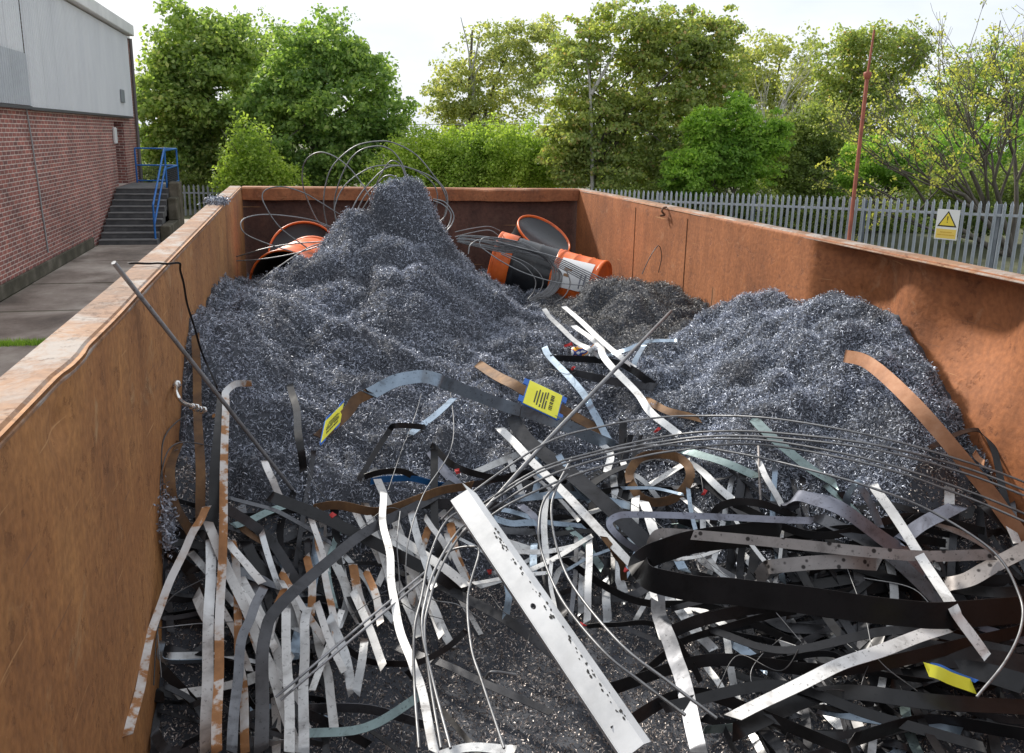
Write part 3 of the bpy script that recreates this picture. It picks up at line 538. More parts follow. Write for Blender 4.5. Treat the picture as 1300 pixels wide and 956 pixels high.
# warning sign fixed to the fence
sc = on(1203, 285, 0, 12.5)
def fence_pt(px, off=-.03):
    d = ray(px, 285); n_ = Vector((-fdir.y, fdir.x, 0)).normalized(); q = FB+n_*0
    t = (FB-CAM).dot(n_)/d.dot(n_); P = CAM+d*t; return P
sp = fence_pt(1203); rz = math.atan2(fdir.y, fdir.x); sdep = (sp-CAM).dot(_fw); pxm = sdep/F_PX
nrm = Vector((math.sin(rz), -math.cos(rz), 0)); 
if nrm.dot(CAM-sp) < 0: nrm = -nrm
sg = empty('warning_sign', sp+nrm*.035); sg.rotation_euler = (0, 0, math.atan2(nrm.x, -nrm.y)); tag(sg, 'white plate with yellow warning triangle on the palisade fence', 'sign')
fs_ = abs(nrm.dot(-_fw)/1.0); SW, SH = 19.5*pxm/max(.5, abs(Vector((math.cos(rz), math.sin(rz), 0)).dot(_ri))), 38*pxm
b = MB(); b.bbox(-SW/2, SW/2, -.002, .003, -SH/2, SH/2, .001); b.build('plate', mat('white_sign_plate', (.8, .8, .79), .4), sg)
YEL = mat('sign_yellow', (.85, .66, .07), .4); AMB = mat('sign_amber_print', (.62, .36, .03), .45); BLK = mat('sign_black', (.02, .02, .02), .4)
tri = lambda s, cz: [(-s, cz-s*.80), (s, cz-s*.80), (0, cz+s*.94)]
b = MB(); b.prism(tri(SW*.43, SH*.17), 1, -.0055, -.0025); b.build('triangle_border', BLK, sg)
b = MB(); b.prism(tri(SW*.34, SH*.163), 1, -.0085, -.006); b.build('triangle', YEL, sg)
b = MB(); b.prism([(-.012, SH*.27), (.012, SH*.27), (.006, SH*.13), (-.006, SH*.13)], 1, -.0115, -.009); b.prism([(-.009, SH*.098), (.009, SH*.098), (.009, SH*.065), (-.009, SH*.065)], 1, -.0115, -.009); b.build('exclamation_mark', BLK, sg)
b = MB(); b.prism([(-SW*.44, -SH*.46), (SW*.44, -SH*.46), (SW*.44, -SH*.15), (-SW*.44, -SH*.15)], 1, -.0055, -.0025); b.build('caption_panel', mat('sign_pale_amber', (.86, .62, .14), .4), sg)
for zc, ww in ((-.255, .26), (-.345, .38)):
    b = MB(); x = -SW*ww
    while x < SW*ww: e = x+random.uniform(.010, .02); b.prism([(x, SH*zc-.009), (min(e, SW*ww), SH*zc-.009), (min(e, SW*ww), SH*zc+.009), (x, SH*zc+.009)], 1, -.0085, -.006); x = e+.007
    b.build('caption_line', AMB, sg)
# leaning red pipe
pd = (FB+fdir*.62-CAM).dot(_fw)*.985
def atd(px, py, D): return CAM+ray(px, py)*D
pb, pf, pt_ = atd(1070, 372, pd), atd(1101, 98, pd), atd(1110, 38, pd)
pb = pf+(pb-pf)*((pf.z+.02)/(pf.z-pb.z))
RED = noisemat('red_oxide_pipe', [(.3, (.17, .045, .025)), (.55, (.28, .075, .04)), (.8, (.34, .11, .06))], 6, 6, (.55, .7), .1, .15, 40)
pp = empty('rusty_pole', pb); tag(pp, 'tall leaning red oxide pipe with flange standing at the palisade fence', 'pole')
b = MB(); b.tube([(0, 0, 0), pf-pb], .044, 10); b.build('lower_pipe', RED, pp)
b = MB(); dd = (pf-pb).normalized(); b.tube([pf-pb-dd*.06, pf-pb-dd*.02, pf-pb+dd*.06, pf-pb+dd*.10, pf-pb+dd*.12], [.047, .07, .09, .09, .035], 10); b.build('flange', RED, pp)
b = MB(); b.tube([pf-pb+dd*.1, pt_-pb], [.028, .024], 8); b.build('upper_pipe', RED, pp)
# overhead line
b = MB(); q0 = at_y(535, 158, 33.6); q1 = at_y(700, 156, 33.6); b.tube(spline([q0+(q0-q1)*.25, q0, (q0+q1)/2+Vector((0, 0, -.03)), q1, q1+(q1-q0)*.5], 6), .012, 5)
tag(b.build('overhead_cable', mat('pale_cable', (.35, .37, .38), .6)), 'thin pale overhead cable crossing in front of the light green bushes', 'cable')

# ------------------------------------------------------------------ trees
def leaf_mat(name, lo, mid, hi, trans=.42, tip=None):
    m = bpy.data.materials.new(name); m.use_nodes = True; t = m.node_tree; L = t.links.new; t.nodes.remove(t.nodes['Principled BSDF']); out = t.nodes['Material Output']
    gi = nd(t, 'ShaderNodeNewGeometry'); st_ = [(0, lo), (.5, mid), (.9, hi)]+([(1, tip)] if tip else []); r = ramp(t, st_); L(gi.outputs['Random Per Island'], r.inputs[0])
    tc = nd(t, 'ShaderNodeTexCoord'); n = nd(t, 'ShaderNodeTexNoise', Scale=.55, Detail=3); L(tc.outputs['Object'], n.inputs['Vector']); r2 = ramp(t, [(.35, (.72, .78, .8)), (.65, (1.22, 1.14, .95))]); L(n.outputs['Fac'], r2.inputs[0])
    mu = nd(t, 'ShaderNodeMixRGB'); mu.blend_type = 'MULTIPLY'; mu.inputs[0].default_value = .8; L(r.outputs[0], mu.inputs[1]); L(r2.outputs[0], mu.inputs[2])
    d = nd(t, 'ShaderNodeBsdfPrincipled'); d.inputs['Roughness'].default_value = .55; L(mu.outputs[0], d.inputs['Base Color']); d.inputs['Specular IOR Level'].default_value = .35
    tr = nd(t, 'ShaderNodeBsdfTranslucent'); g2 = nd(t, 'ShaderNodeMixRGB'); g2.blend_type = 'MULTIPLY'; g2.inputs[0].default_value = 1; g2.inputs[2].default_value = (1.5, 1.55, .85, 1); L(mu.outputs[0], g2.inputs[1]); L(g2.outputs[0], tr.inputs[0])
    mx = nd(t, 'ShaderNodeMixShader'); mx.inputs[0].default_value = trans; L(d.outputs[0], mx.inputs[1]); L(tr.outputs[0], mx.inputs[2]); L(mx.outputs[0], out.inputs[0])
    return m
LM = {'syc': leaf_mat('sycamore_leaf', (.15, .225, .075), (.25, .36, .11), (.37, .47, .16), .52, (.50, .53, .22)),
      'syc2': leaf_mat('bright_sycamore_leaf', (.14, .23, .075), (.235, .36, .115), (.35, .47, .155), .52, (.46, .54, .22)),
      'willow': leaf_mat('light_green_leaf', (.20, .30, .05), (.32, .44, .08), (.45, .56, .13), .48),
      'olive': leaf_mat('olive_leaf', (.25, .29, .12), (.38, .42, .17), (.50, .52, .23), .50, (.50, .44, .22)),
      'bronze': leaf_mat('bronze_green_leaf', (.19, .25, .09), (.30, .37, .13), (.43, .48, .17), .50, (.46, .28, .17)),
      'acer': leaf_mat('fresh_green_leaf', (.14, .26, .05), (.25, .41, .08), (.38, .56, .12), .52),
      'ivy': leaf_mat('dull_green_leaf', (.13, .18, .055), (.21, .275, .085), (.30, .36, .12), .46),
      'yellow': leaf_mat('yellow_green_leaf', (.30, .34, .08), (.44, .46, .11), (.54, .54, .15), .45)}
BARK = noisemat('grey_brown_bark', [(.3, (.06, .05, .04)), (.6, (.13, .115, .095)), (.8, (.2, .18, .155))], 6, 7, (.8, .95), 0, .5, 20, stretch=(1, 1, .3))
PALEB = noisemat('pale_bark', [(.3, (.3, .29, .26)), (.6, (.45, .44, .41)), (.8, (.55, .54, .5))], 6, 7, (.8, .95), 0, .3, 20)
def leaves(centres, radii, per, size, droop=.35, flat=.55):
    n = len(centres)*per; c = np.repeat(centres, per, 0); r = np.repeat(radii, per)[:, None]
    d = rng.normal(size=(n, 3)); d /= np.linalg.norm(d, axis=1)[:, None]; d *= (rng.random(n)**.45)[:, None]; P = c+d*r*np.array([1, 1, flat])
    P[:, 2] -= droop*r[:, 0]*(d[:, 0]**2+d[:, 1]**2)
    nr = rng.normal(size=(n, 3))*.8+d*.7+np.array([0, 0, .55]); nr /= np.linalg.norm(nr, axis=1)[:, None]
    a = np.cross(nr, rng.normal(size=(n, 3))); a /= np.linalg.norm(a, axis=1)[:, None]; b_ = np.cross(nr, a); s = size*rng.uniform(.6, 1.35, n)[:, None]
    V = np.stack([P-a*s*.5, P-b_*s*.36-nr*s*.07, P+a*s*.55-nr*s*.12, P+b_*s*.36-nr*s*.07], 1).reshape(-1, 3)
    i = np.arange(n)[:, None]*4; return V, np.concatenate([i, i+1, i+2, i+3], 1)
def crown_pts(ells, n, shell=.55):
    """ells: list of (centre, radii); clump centres spread through the union, thicker towards the outside"""
    vol = np.array([e[1].x*e[1].y*e[1].z for e in ells])**.75; k = rng.choice(len(ells), n, p=vol/vol.sum())
    d = rng.normal(size=(n, 3)); d /= np.linalg.norm(d, axis=1)[:, None]; d *= (shell+(1-shell)*rng.random(n))[:, None]*rng.uniform(.78, 1.2, n)[:, None]
    C_ = np.array([tuple(e[0]) for e in ells])[k]; R_ = np.array([tuple(e[1]) for e in ells])[k]
    P = C_+d*R_; P[:, 2] = np.maximum(P[:, 2], .15); return P
def tree(name, label, cat, Y, blobs, lm, clumps, per, lsize, crad=.55, bark=None, trunk_px=None, trunk_r=.16, group=None, shell=.5, limbs=9, dead=(), flat=.55, stems=1, thick=.75):
    """blobs in photo pixels (px, py, rx, ry) standing at distance Y; real size follows from the distance"""
    k = []
    for (px, py, rx, ry) in blobs:
        c = at_y(px, py, Y); D = (c-CAM).dot(_fw); s = D/F_PX; k.append((c, Vector((rx*s, max(rx, ry)*s*thick, ry*s))))
    zt_ = max(c.z+r.z for c, r in k); xm = sum(c.x for c, r in k)/len(k)
    bx = at_y(trunk_px, 200, Y).x if trunk_px else xm
    root = empty(name, (bx, Y, 0)); tag(root, label, cat, group); off = np.array([bx, Y, 0])
    P = crown_pts(k, clumps, shell); V, Fq = leaves(P, np.full(len(P), crad)*rng.uniform(.6, 1.3, len(P)), per, lsize, flat=flat)
    link('crown', np_mesh('crown', V-off, Fq, LM[lm]), root)
    mb = MB(); zc = zt_*.9
    for s in range(stems):
        ox = random.uniform(-.5, .5) if stems > 1 else 0
        tp = spline([(ox, 0, -.05), (ox*1.3+random.uniform(-.1, .1), 0, zc*.33), (ox*2+random.uniform(-.25, .25), .1, zc*.66), (ox*3+random.uniform(-.3, .3), .1, zc)], 5)
        mb.tube(tp, list(np.linspace(trunk_r, trunk_r*.15, len(tp))), 8)
        for q in P[rng.choice(len(P), min(limbs, len(P)), replace=False)]-off:
            i0 = int(len(tp)*random.uniform(.2, .65)); a = tp[i0]; e = Vector(q); m_ = a.lerp(e, .5)+Vector((0, 0, .18*(e-a).length*random.uniform(-.2, .8)))
            sp_ = spline([a, m_, e], 4); mb.tube(sp_, list(np.linspace(trunk_r*.42*(1-i0/len(tp)*.5), .012, len(sp_))), 5)
    mb.build('trunk', bark or BARK, root)
    for pth in dead:
        mb = MB(); Dp = [at_y(px, py, Y-.6)-Vector(off) for px, py in pth]; sp_ = spline(Dp, 5); mb.tube(sp_, list(np.linspace(.07, .02, len(sp_))), 5); mb.build('bare_limb', PALEB, root)
    return root
TG = 'trees behind the yard'; SG = 'shrubs behind the fence'
tree('sycamore_tree', 'tall mid green tree standing just right of the brick building', 'tree', 36, [(238,62,52,58),(290,60,45,50),(215,135,48,75),(275,120,62,90),(225,205,58,55),(300,190,45,60)], 'syc', 713, 69, 0.168, 0.57, trunk_r=.2, group=TG, limbs=14)
tree('sycamore_tree', 'rounded bright green tree behind the left far corner of the skip', 'tree', 33, [(415,72,72,58),(420,130,100,70),(395,195,92,50),(485,150,38,50),(345,140,48,60),(450,200,70,45)], 'syc2', 736, 69, 0.154, 0.53, trunk_px=405, trunk_r=.2, group=TG, limbs=14)
tree('background_tree', 'dark yellow green treetop showing between the two large left trees', 'tree', 44, [(345,65,55,42),(335,120,50,60),(320,190,50,60)], 'syc', 276, 51, 0.182, 0.69, group=TG)
tree('olive_tree', 'tall olive green tree with bare dead limbs in the middle background', 'tree', 47, [(585,105,40,45),(640,48,45,24),(595,150,52,38),(655,105,55,50),(690,60,45,38),(620,190,70,50),(560,125,22,25)], 'olive', 482, 57, 0.168, 0.66, trunk_px=600, trunk_r=.3, group=TG, dead=[[(601,128),(598,92),(594,60),(585,22)],[(598,92),(606,62),(612,50)],[(601,128),(604,92),(620,76),(633,80)]])
tree('willow_shrub', 'mass of light green shrub behind the far wall beside the heap peak', 'shrub', 29, [(548,200,58,42),(600,190,55,36),(650,198,62,46),(510,215,40,40),(690,215,45,40),(575,228,80,26)], 'willow', 873, 66, 0.091, 0.39, trunk_r=.06, group=SG, shell=.35, flat=.9, stems=4, limbs=6)
tree('willow_shrub', 'small light green shrub between the two large left trees', 'shrub', 30, [(318,200,34,46),(300,225,30,30),(350,222,40,26)], 'willow', 172, 60, 0.105, 0.41, trunk_r=.05, group=SG, flat=.9, stems=3, limbs=5)
tree('bronze_maple_tree', 'broad bronze green tree with reddish tips behind far right corner of skip', 'tree', 27, [(735,80,48,55),(790,45,60,48),(850,50,65,50),(905,55,52,45),(755,150,70,62),(835,135,80,65),(900,110,50,50),(790,212,90,38),(720,190,40,45),(860,205,60,40)], 'bronze', 1035, 66, 0.119, 0.42, trunk_px=752, trunk_r=.13, group=TG, shell=.4, limbs=22, flat=.4, dead=[[(752,240),(750,150),(748,100),(742,62)],[(750,120),(770,85),(782,60)]])
tree('fresh_green_shrub', 'fresh green layered shrub right of the bronze tree', 'shrub', 24, [(900,165,36,32),(940,150,32,32),(880,215,46,34),(945,200,42,42),(910,190,40,36),(985,170,22,25)], 'acer', 529, 66, 0.098, 0.33, trunk_r=.06, group=SG, flat=.35, stems=2)
tree('background_tree', 'yellow green treetop behind the pale bare stems', 'tree', 42, [(1000,90,46,50),(955,85,36,45),(1020,150,60,60),(960,150,40,60)], 'olive', 379, 51, 0.168, 0.64, group=TG)
tree('copper_tree', 'dark olive tree with reddish tips behind the leaning pole', 'tree', 36, [(1065,75,36,40),(1110,78,52,50),(1150,70,32,40),(1095,135,65,50),(1060,150,40,50)], 'bronze', 482, 60, 0.140, 0.51, group=TG, trunk_r=.15)
tree('dull_green_shrub', 'dull green ivy covered shrub left of the leaning pole', 'shrub', 26, [(1000,190,42,42),(1035,170,36,44),(1020,225,62,28),(1060,205,32,40)], 'ivy', 482, 60, 0.091, 0.37, trunk_r=.06, group=SG, stems=3)
tree('background_tree', 'green tree behind the sparse yellow tree at far right', 'tree', 40, [(1215,120,50,55),(1270,110,50,70),(1180,170,60,60),(1290,190,60,60),(1330,100,50,90)], 'syc', 482, 54, 0.168, 0.64, group=TG)
tree('fresh_green_shrub', 'green shrub behind the fence right of the leaning pole', 'shrub', 23.5, [(1105,200,40,34),(1150,215,45,30),(1085,230,30,22),(1190,205,40,36)], 'acer', 379, 57, 0.084, 0.33, trunk_r=.05, group=SG, stems=3)
tree('dull_green_shrub', 'dull undergrowth behind the warning sign', 'shrub', 21, [(1190,245,50,40),(1240,255,55,45),(1290,250,50,55),(1335,230,40,70)], 'ivy', 482, 60, 0.084, 0.37, trunk_r=.05, group=SG, stems=3)
tree('dull_green_shrub', 'low undergrowth behind fence near the far right corner of skip', 'shrub', 25.5, [(800,245,40,22),(850,250,50,26),(905,262,50,30),(960,265,50,32),(1010,272,50,36),(1060,280,50,38),(1110,290,50,40),(1150,300,50,45)], 'ivy', 873, 60, 0.084, 0.33, trunk_r=.05, group=SG, stems=3)
tree('dull_green_shrub', 'low hedge beyond the distant fence behind the steps', 'shrub', 34.5, [(200,235,40,30),(250,245,40,30),(300,245,40,30)], 'ivy', 299, 60, 0.126, 0.46, trunk_r=.05, group=SG, stems=3)

tree('dull_green_shrub', 'green thicket far behind the sparse yellow tree', 'shrub', 30, [(1150,215,45,40),(1200,200,45,50),(1250,205,50,50),(1300,200,50,60),(1345,190,40,70)], 'acer', 420, 60, .11, .42, trunk_r=.05, group=SG, stems=3)
tree('dull_green_shrub', 'dark thicket far behind the bronze tree', 'shrub', 34, [(700,200,50,50),(760,190,55,60),(830,185,55,60),(900,190,55,55),(980,190,55,55),(1050,190,50,55)], 'ivy', 520, 50, .15, .55, trunk_r=.05, group=SG, stems=3)

def bare_tree(name, label, base, dirs, bark, lm, lsize, tips_per, depth, length, r0, spread, seed, lean=(0, 0, 0), crad=.14):
    rnd = random.Random(seed); root = empty(name, base); tag(root, label, 'tree', TG); mb = MB(); tips = []
    def grow(p, d, L_, r, k):
        pts = [p]; q = p; n = 4
        for i in range(n):
            d = (d+Vector((rnd.gauss(0, .10), rnd.gauss(0, .10), rnd.gauss(.03, .08)))).normalized(); q = q+d*L_/n; pts.append(q)
            if k <= 2 and rnd.random() < .55: tips.append(q)
        mb.tube(pts, list(np.linspace(r, r*.62, n+1)), 6 if k > 2 else 4, False)
        if k == 0: tips.append(q); return
        for j in range(rnd.choice((2, 3, 3)) if k > 1 else 3):
            a = (d+Vector((rnd.gauss(0, spread), rnd.gauss(0, spread), rnd.gauss(.05, spread*.7)))+Vector(lean)*.25).normalized()
            grow(pts[rnd.choice((2, 3, 4))], a, L_*rnd.uniform(.6, .85), max(r*.55, .006), k-1)
    for d, L_ in dirs: grow(Vector((0, 0, 0)), Vector(d).normalized(), L_*length, r0, depth)
    mb.build('trunk', bark, root)
    T = np.array([tuple(t_) for t_ in tips]); T = T[rng.random(len(T)) < tips_per[1]]
    V, Fq = leaves(T, np.full(len(T), crad), tips_per[0], lsize, .2, .7); link('crown', np_mesh('crown', V, Fq, LM[lm]), root); return root
bt = at_y(1295, 250, 19.0)
bare_tree('sparse_yellow_tree', 'sparse tree with arching bare branches and yellow leaf tufts at far right', (bt.x, bt.y, 0), [((-.30, 0, 1), 1.0), ((-.85, -.1, .75), 1.1), ((.1, .1, 1), 1.15), ((-.6, .2, 1), 1.15), ((-1.0, .1, .45), 1.0)], BARK, 'yellow', .07, (6, .30), 5, 2.3, .085, .46, 5, (-.5, 0, .25), .14)
bt = at_y(958, 235, 31)
bare_tree('pale_birch_tree', 'pale slender bare stems rising beside the bronze tree', (bt.x, bt.y, 0), [((-.12, 0, 1), 1), ((.1, 0, 1), 1.1), ((.3, .1, 1), .95)], PALEB, 'yellow', .10, (4, .12), 4, 2.5, .06, .30, 9, (0, 0, .5), .15)

# grass tuft along a slab joint
gp = on(25, 437, 2, .01); n = 1600; P = np.stack([rng.uniform(gp.x-.75, gp.x+.38, n), gp.y+rng.normal(0, .05, n), np.full(n, .0)], -1); h_ = rng.uniform(.03, .10, n)
dx = rng.normal(0, .03, (n, 2)); V = np.stack([P+[.005, 0, 0], P-[.005, 0, 0], P+np.c_[dx, h_]], 1).reshape(-1, 3)
tag(link('grass', np_mesh('grass', V, np.arange(3*n).reshape(-1, 3), LM['acer'])), 'strip of short grass growing in a concrete joint at left', 'grass', kind='stuff')
# ------------------------------------------------------------------ orange and black pails at the far end
def drum(name, label, mouth, axis, r, h, body, bands, inside=True, lab=False, open_=True):
    """axis points from base to mouth; mouth = centre of the open end"""
    axis = Vector(axis).normalized(); root = empty(name, Vector(mouth)-axis*h); root.rotation_mode = 'QUATERNION'; root.rotation_quaternion = axis.to_track_quat('Z', 'Y'); tag(root, label, 'drum')
    b = MB(); b.lathe([(0, .012), (r*.9, .010), (r*.94, .0), (r*.97, .006), (r*.965, .02), (r*.97, h*.30), (r*.995, h*.32), (r*.97, h*.34), (r*.98, h*.62), (r*1.005, h*.64), (r*.98, h*.66), (r, h-.02)], 40); b.build('body', M[body], root)
    b = MB(); b.lathe([(r, h-.022), (r*1.03, h-.018), (r*1.035, h-.004), (r*1.015, h), (r*.985, h-.003), (r*.985, h-.03)], 40); b.build('rim', M[bands[0]], root)
    b = MB(); b.lathe([(r*.90, .009), (r*.96, -.004), (r*1.0, .004), (r*.99, .018), (r*.968, .021)], 40); b.build('base_rim', M[bands[1]], root)
    if open_:
        b = MB(); b.lathe([(r*.985, h-.012), (r*.95, h*.5), (r*.94, .02), (0, .02)], 40); b.build('inside', M['drum_inside'], root)
    else:
        b = MB(); b.lathe([(r*.99, h-.014), (r*.96, h-.022), (0, h-.02)], 40); b.build('lid', M[bands[2]], root)
    return root
def shell_patch(root, name, r, h0, h1, a0, a1, m, dr=.004):
    n = 14; V = []; F_ = []
    for i in range(n+1):
        a = a0+(a1-a0)*i/n; V += [(r*math.cos(a), r*math.sin(a), h0), (r*math.cos(a), r*math.sin(a), h1)]
    V2 = [(x*(1+dr/r), y*(1+dr/r), z) for x, y, z in V]; b = MB(); b.add(V+V2, [(2*i+len(V), 2*i+2+len(V), 2*i+3+len(V), 2*i+1+len(V)) for i in range(n)], True); return b.build(name, m, root)
# left drum lying with its mouth towards the camera, and a black one behind it
mo = at_y(364, 372, 4.75); drum('orange_drum', 'glossy orange drum lying half buried at far left of the skip', mo+Vector((0, 0, .02)), (-.34, -.80, -.08), .215, .42, 'drum_orange', ('drum_orange', 'drum_orange', 'drum_orange'))
mo = at_y(386, 322, 5.25); drum('black_drum', 'black drum with orange rim behind the left orange drum', mo, (-.05, -.80, .42), .205, .36, 'drum_black', ('drum_orange', 'drum_orange', 'drum_black'), open_=False)
# right: pail with orange end lying, labelled pail, black one behind
a0 = at_y(628, 330, 4.95); a1 = at_y(706, 352, 4.80); ax = (a0-a1).normalized()
d1 = drum('black_pail', 'black pail with orange end lying under the wire coil', a0, ax, .172, (a0-a1).length, 'drum_black', ('drum_orange', 'drum_orange', 'drum_orange'), open_=False)
hh = (a0-a1).length; b = MB(); b.lathe([(.1725, hh-.115), (.1765, hh-.113), (.1765, hh-.02), (.172, hh-.018)], 40); b.build('orange_band', M['drum_orange'], d1)
a2 = at_y(764, 366, 4.62); a1b = a1+(a2-a1)*.06
d2 = drum('labelled_pail', 'orange pail with big white label lying at right of the black pail', a1b, (a1b-a2).normalized(), .166, (a1b-a2).length, 'drum_orange', ('drum_orange', 'drum_orange', 'drum_orange'), open_=False)
# label patch turned towards the camera
d2q = d2.rotation_quaternion; tc_ = d2q.inverted() @ (CAM-a2); ang = math.atan2(tc_.y, tc_.x); hl = (a1b-a2).length
upl = d2q.inverted() @ Vector((0, 0, 1)); ua = math.atan2(upl.y, upl.x); sgn = 1 if ((ua-ang+PI) % (2*PI)-PI) > 0 else -1
lp = shell_patch(d2, 'paper_label', .168, .035, hl-.04, ang-.55+sgn*.25, ang+.55+sgn*.25, M['paper'], .002); 
for k_, (u0, u1, v0, v1) in enumerate(((.30, .40, .55, .72), (.10, .20, .58, .70), (-.1, .3, .2, .24), (-.2, .3, .3, .33))):
    shell_patch(d2, 'label_print', .1705, hl*v0, hl*v1, ang+sgn*u0, ang+sgn*u1, mat('brown_print', (.28, .15, .07), .6) if k_ < 2 else M['slate'], .001)
a3 = at_y(668, 330, 5.35); drum('black_pail', 'black pail with thin orange rim standing behind the lying pails', a3+Vector((.12, 0, .17)), (.30, -.45, .75), .19, .38, 'drum_black', ('drum_orange', 'drum_orange', 'drum_black'), open_=False)

# ------------------------------------------------------------------ scrap strips
def clampx(p, m_=.008): p.x = min(max(p.x, m_), W-.006); return p
def strip(px, m, wpx, label=None, lift=.05, mode='flat', tw=0, name='steel_strip', group=None, thick=.0016, n=8, jit=True, cat='strip', pts3=None, wm=None, grooves=False):
    """px: photo pixels (x, y[, lift]) the strip passes; it lies `lift` metres above the heap there"""
    P = pts3 or [clampx(hit(p[0], p[1], p[2] if len(p) > 2 else lift)) for p in px]
    C_ = spline(P, n); dist = sum((c-CAM).length for c in C_)/len(C_); wd = (wm or wpx*dist/F_PX)/2
    k0 = len(C_); ph = random.uniform(0, 9); am = .0012 if jit else .0005
    for i in range(k0): C_[i] = C_[i]+Vector((math.sin(ph+i*.55), math.cos(ph*3+i*.45), math.sin(ph*4+i*.5)))*am
    if jit and k0 > 8 and random.random() < .35:           # one slight kink
        kk = random.randrange(3, k0-3); kv = Vector((random.uniform(-1, 1), random.uniform(-1, 1), random.uniform(-.4, 1)))*.006
        for i in range(k0): C_[i] = C_[i]+kv*max(0, 1-abs(i-kk)/(k0*.4))
    V = []; k = len(C_); tws = math.radians(tw+(random.uniform(-10, 10) if jit else 0)); dtw = math.radians(random.uniform(-14, 14)) if jit else 0
    for i, c in enumerate(C_):
        t = (C_[min(i+1, k-1)]-C_[max(i-1, 0)]).normalized(); tc = (CAM-c).normalized()
        if mode == 'flat': nn = tc*.55+Vector((0, 0, .7))
        elif mode == 'cam': nn = tc
        else: nn = Vector((tc.x, tc.y, .10))
        nn = nn-t*nn.dot(t); nn = nn.normalized() if nn.length > 1e-4 else t.orthogonal().normalized()
        nn = Matrix.Rotation(tws+dtw*(i/(k-1)-.5)*2+(.05*math.sin(ph*5+i*.5) if jit else 0), 3, t) @ nn; s_ = t.cross(nn); h = nn*thick/2
        sk = t*wd*math.sin(ph*7)*.8 if i in (0, k-1) else Vector()
        a, b_ = c-s_*wd-sk, c+s_*wd+sk
        V += [a+h, b_+h, b_+h, b_-h, b_-h, a-h, a-h, a+h]
    F_ = []
    for i in range(k-1):
        for j in (0, 2, 4, 6): F_.append((i*8+j, i*8+j+1, (i+1)*8+j+1, (i+1)*8+j))
    F_ += [(0, 1, 3, 5)]; e = (k-1)*8; F_.append((e, e+5, e+3, e+1))
    o0 = C_[0]; mb = MB(); mb.add([v-o0 for v in V], F_, True); o = mb.build(name, M[m]); o.location = o0
    if label: tag(o, label, cat, group)
    return o
def wire(px, r_mm, m, label, lift=.2, name='wire', cat='wire', pts3=None, n=8, group=None, parent=None):
    P = pts3 or [clampx(hit(p[0], p[1], p[2] if len(p) > 2 else lift), .004) for p in px]
    C_ = spline(P, n); o0 = C_[0]; mb = MB(); mb.tube([c-o0 for c in C_], r_mm/1000, 6); o = mb.build(name, M[m], parent); o.location = o0 if parent is None else o0-parent.location
    if label: tag(o, label, cat, group)
    return o
S = strip
# left front
S([(263,662,.22),(304,754,.2),(332,814,.16),(350,866,.13),(378,956,.1)],'white',11,'long bright strip slanting down from below the rusty bent strip')
S([(319,486,.04),(300,488,.10),(288,496,.16),(286,520,.2),(284,640,.24),(280,765,.25),(277,866,.24),(275,956,.22)],'rustgalv',9,'tall rust blotched strip with top end bent over to the right',mode='cam')
S([(283,498,.14),(276,560,.16),(270,640,.16),(267,700,.12)],'black',12,'black strip standing behind the tall rust blotched strip',mode='cam')
S([(268,684,.18),(266,765,.22),(263,866,.22),(262,956,.2)],'galv',12,'wide plain galvanised strip standing left of the rust blotched one',mode='cam')
S([(263,643,.2),(253,662,.22),(238,690,.22),(216,739,.22),(194,792,.22),(161,864,.22),(122,940,.22)],'rustgalv',9,'curved rust blotched strip running down along the left wall',mode='cam')
S([(248,754,.1),(264,786,.08),(272,805,.05)],'white',12,'short bright strip end poking out left of the wide galvanised strip')
S([(294,686,.16),(301,726,.16),(302,818,.16),(308,866,.15),(312,956,.12)],'rustgalv',9,'narrow strip with rusty lower half right of the tall strips',mode='cam')
S([(290,688,.2),(312,717,.22),(332,741,.24)],'white',9,'bright upper arm of a strip sharply folded near the wall')
S([(335,744,.24),(321,777,.23),(308,809,.22),(301,866,.2),(294,956,.18)],'grey',11,'dull grey strip hanging from a sharp fold',mode='cam')
S([(304,732,.1),(339,796,.1),(354,834,.08),(372,880,.06),(390,930,.05)],'white',11,'bright strip crossing beneath the folded grey strip')
S([(363,774,.14),(366,866,.16),(368,956,.15)],'white',11,'upright bright strip right of the dark sweeping band',mode='cam')
S([(390,770,.12),(387,800,.16),(386,864,.16),(385,956,.14)],'galv',11,'upright galvanised strip with a kinked shiny top',mode='cam')
S([(400,795,.06),(408,830,.08),(418,866,.08),(424,930,.06)],'white',10,'pale strip with a rust spot beside the kinked one')
S([(575,612,.06),(544,634,.10),(465,675,.22),(418,712,.26),(355,769,.28),(336,807,.27),(333,864,.25),(332,956,.22)],'dark',13,'long dark band sweeping from the middle down to front left',mode='cam')
S([(289,632,.10),(340,645,.12),(371,659,.13),(421,690,.10)],'grey',6,'thin grey strip running right from the tall rusty strips')
S([(342,630,.1),(400,652,.13),(465,684,.16),(544,725,.14),(590,752,.08)],'black',14,'black band passing under the dark sweeping band',mode='cam')
S([(336,585,.05),(345,605,.08),(356,632,.04)],'white',8,'small bright strip standing at the foot of the big heap')
S([(487,624,.12),(486,660,.2),(495,706,.24),(498,750,.24),(508,800,.22),(524,844,.2),(534,872,.18),(552,956,.14)],'white',9.5,'slightly wavy bright strip standing upright in the centre',mode='cam')
S([(449,645,.06),(470,685,.07),(492,728,.05)],'white',8,'bright strip passing behind two dark bands left of centre')
S([(402,674,.08),(407,706,.12),(416,745,.14),(426,804,.14),(428,840,.12)],'rustgalv',8,'narrow bright strip with rust patches in front of black band',mode='cam')
S([(411,688,.06),(432,727,.1),(443,759,.1),(459,794,.06)],'white',11,'broad bright strip leaning right beside the rust patched one')
S([(430,700,.04),(436,730,.06),(440,765,.06),(428,800,.04)],'galv',9,'galvanised strip crossing behind the broad bright strip')
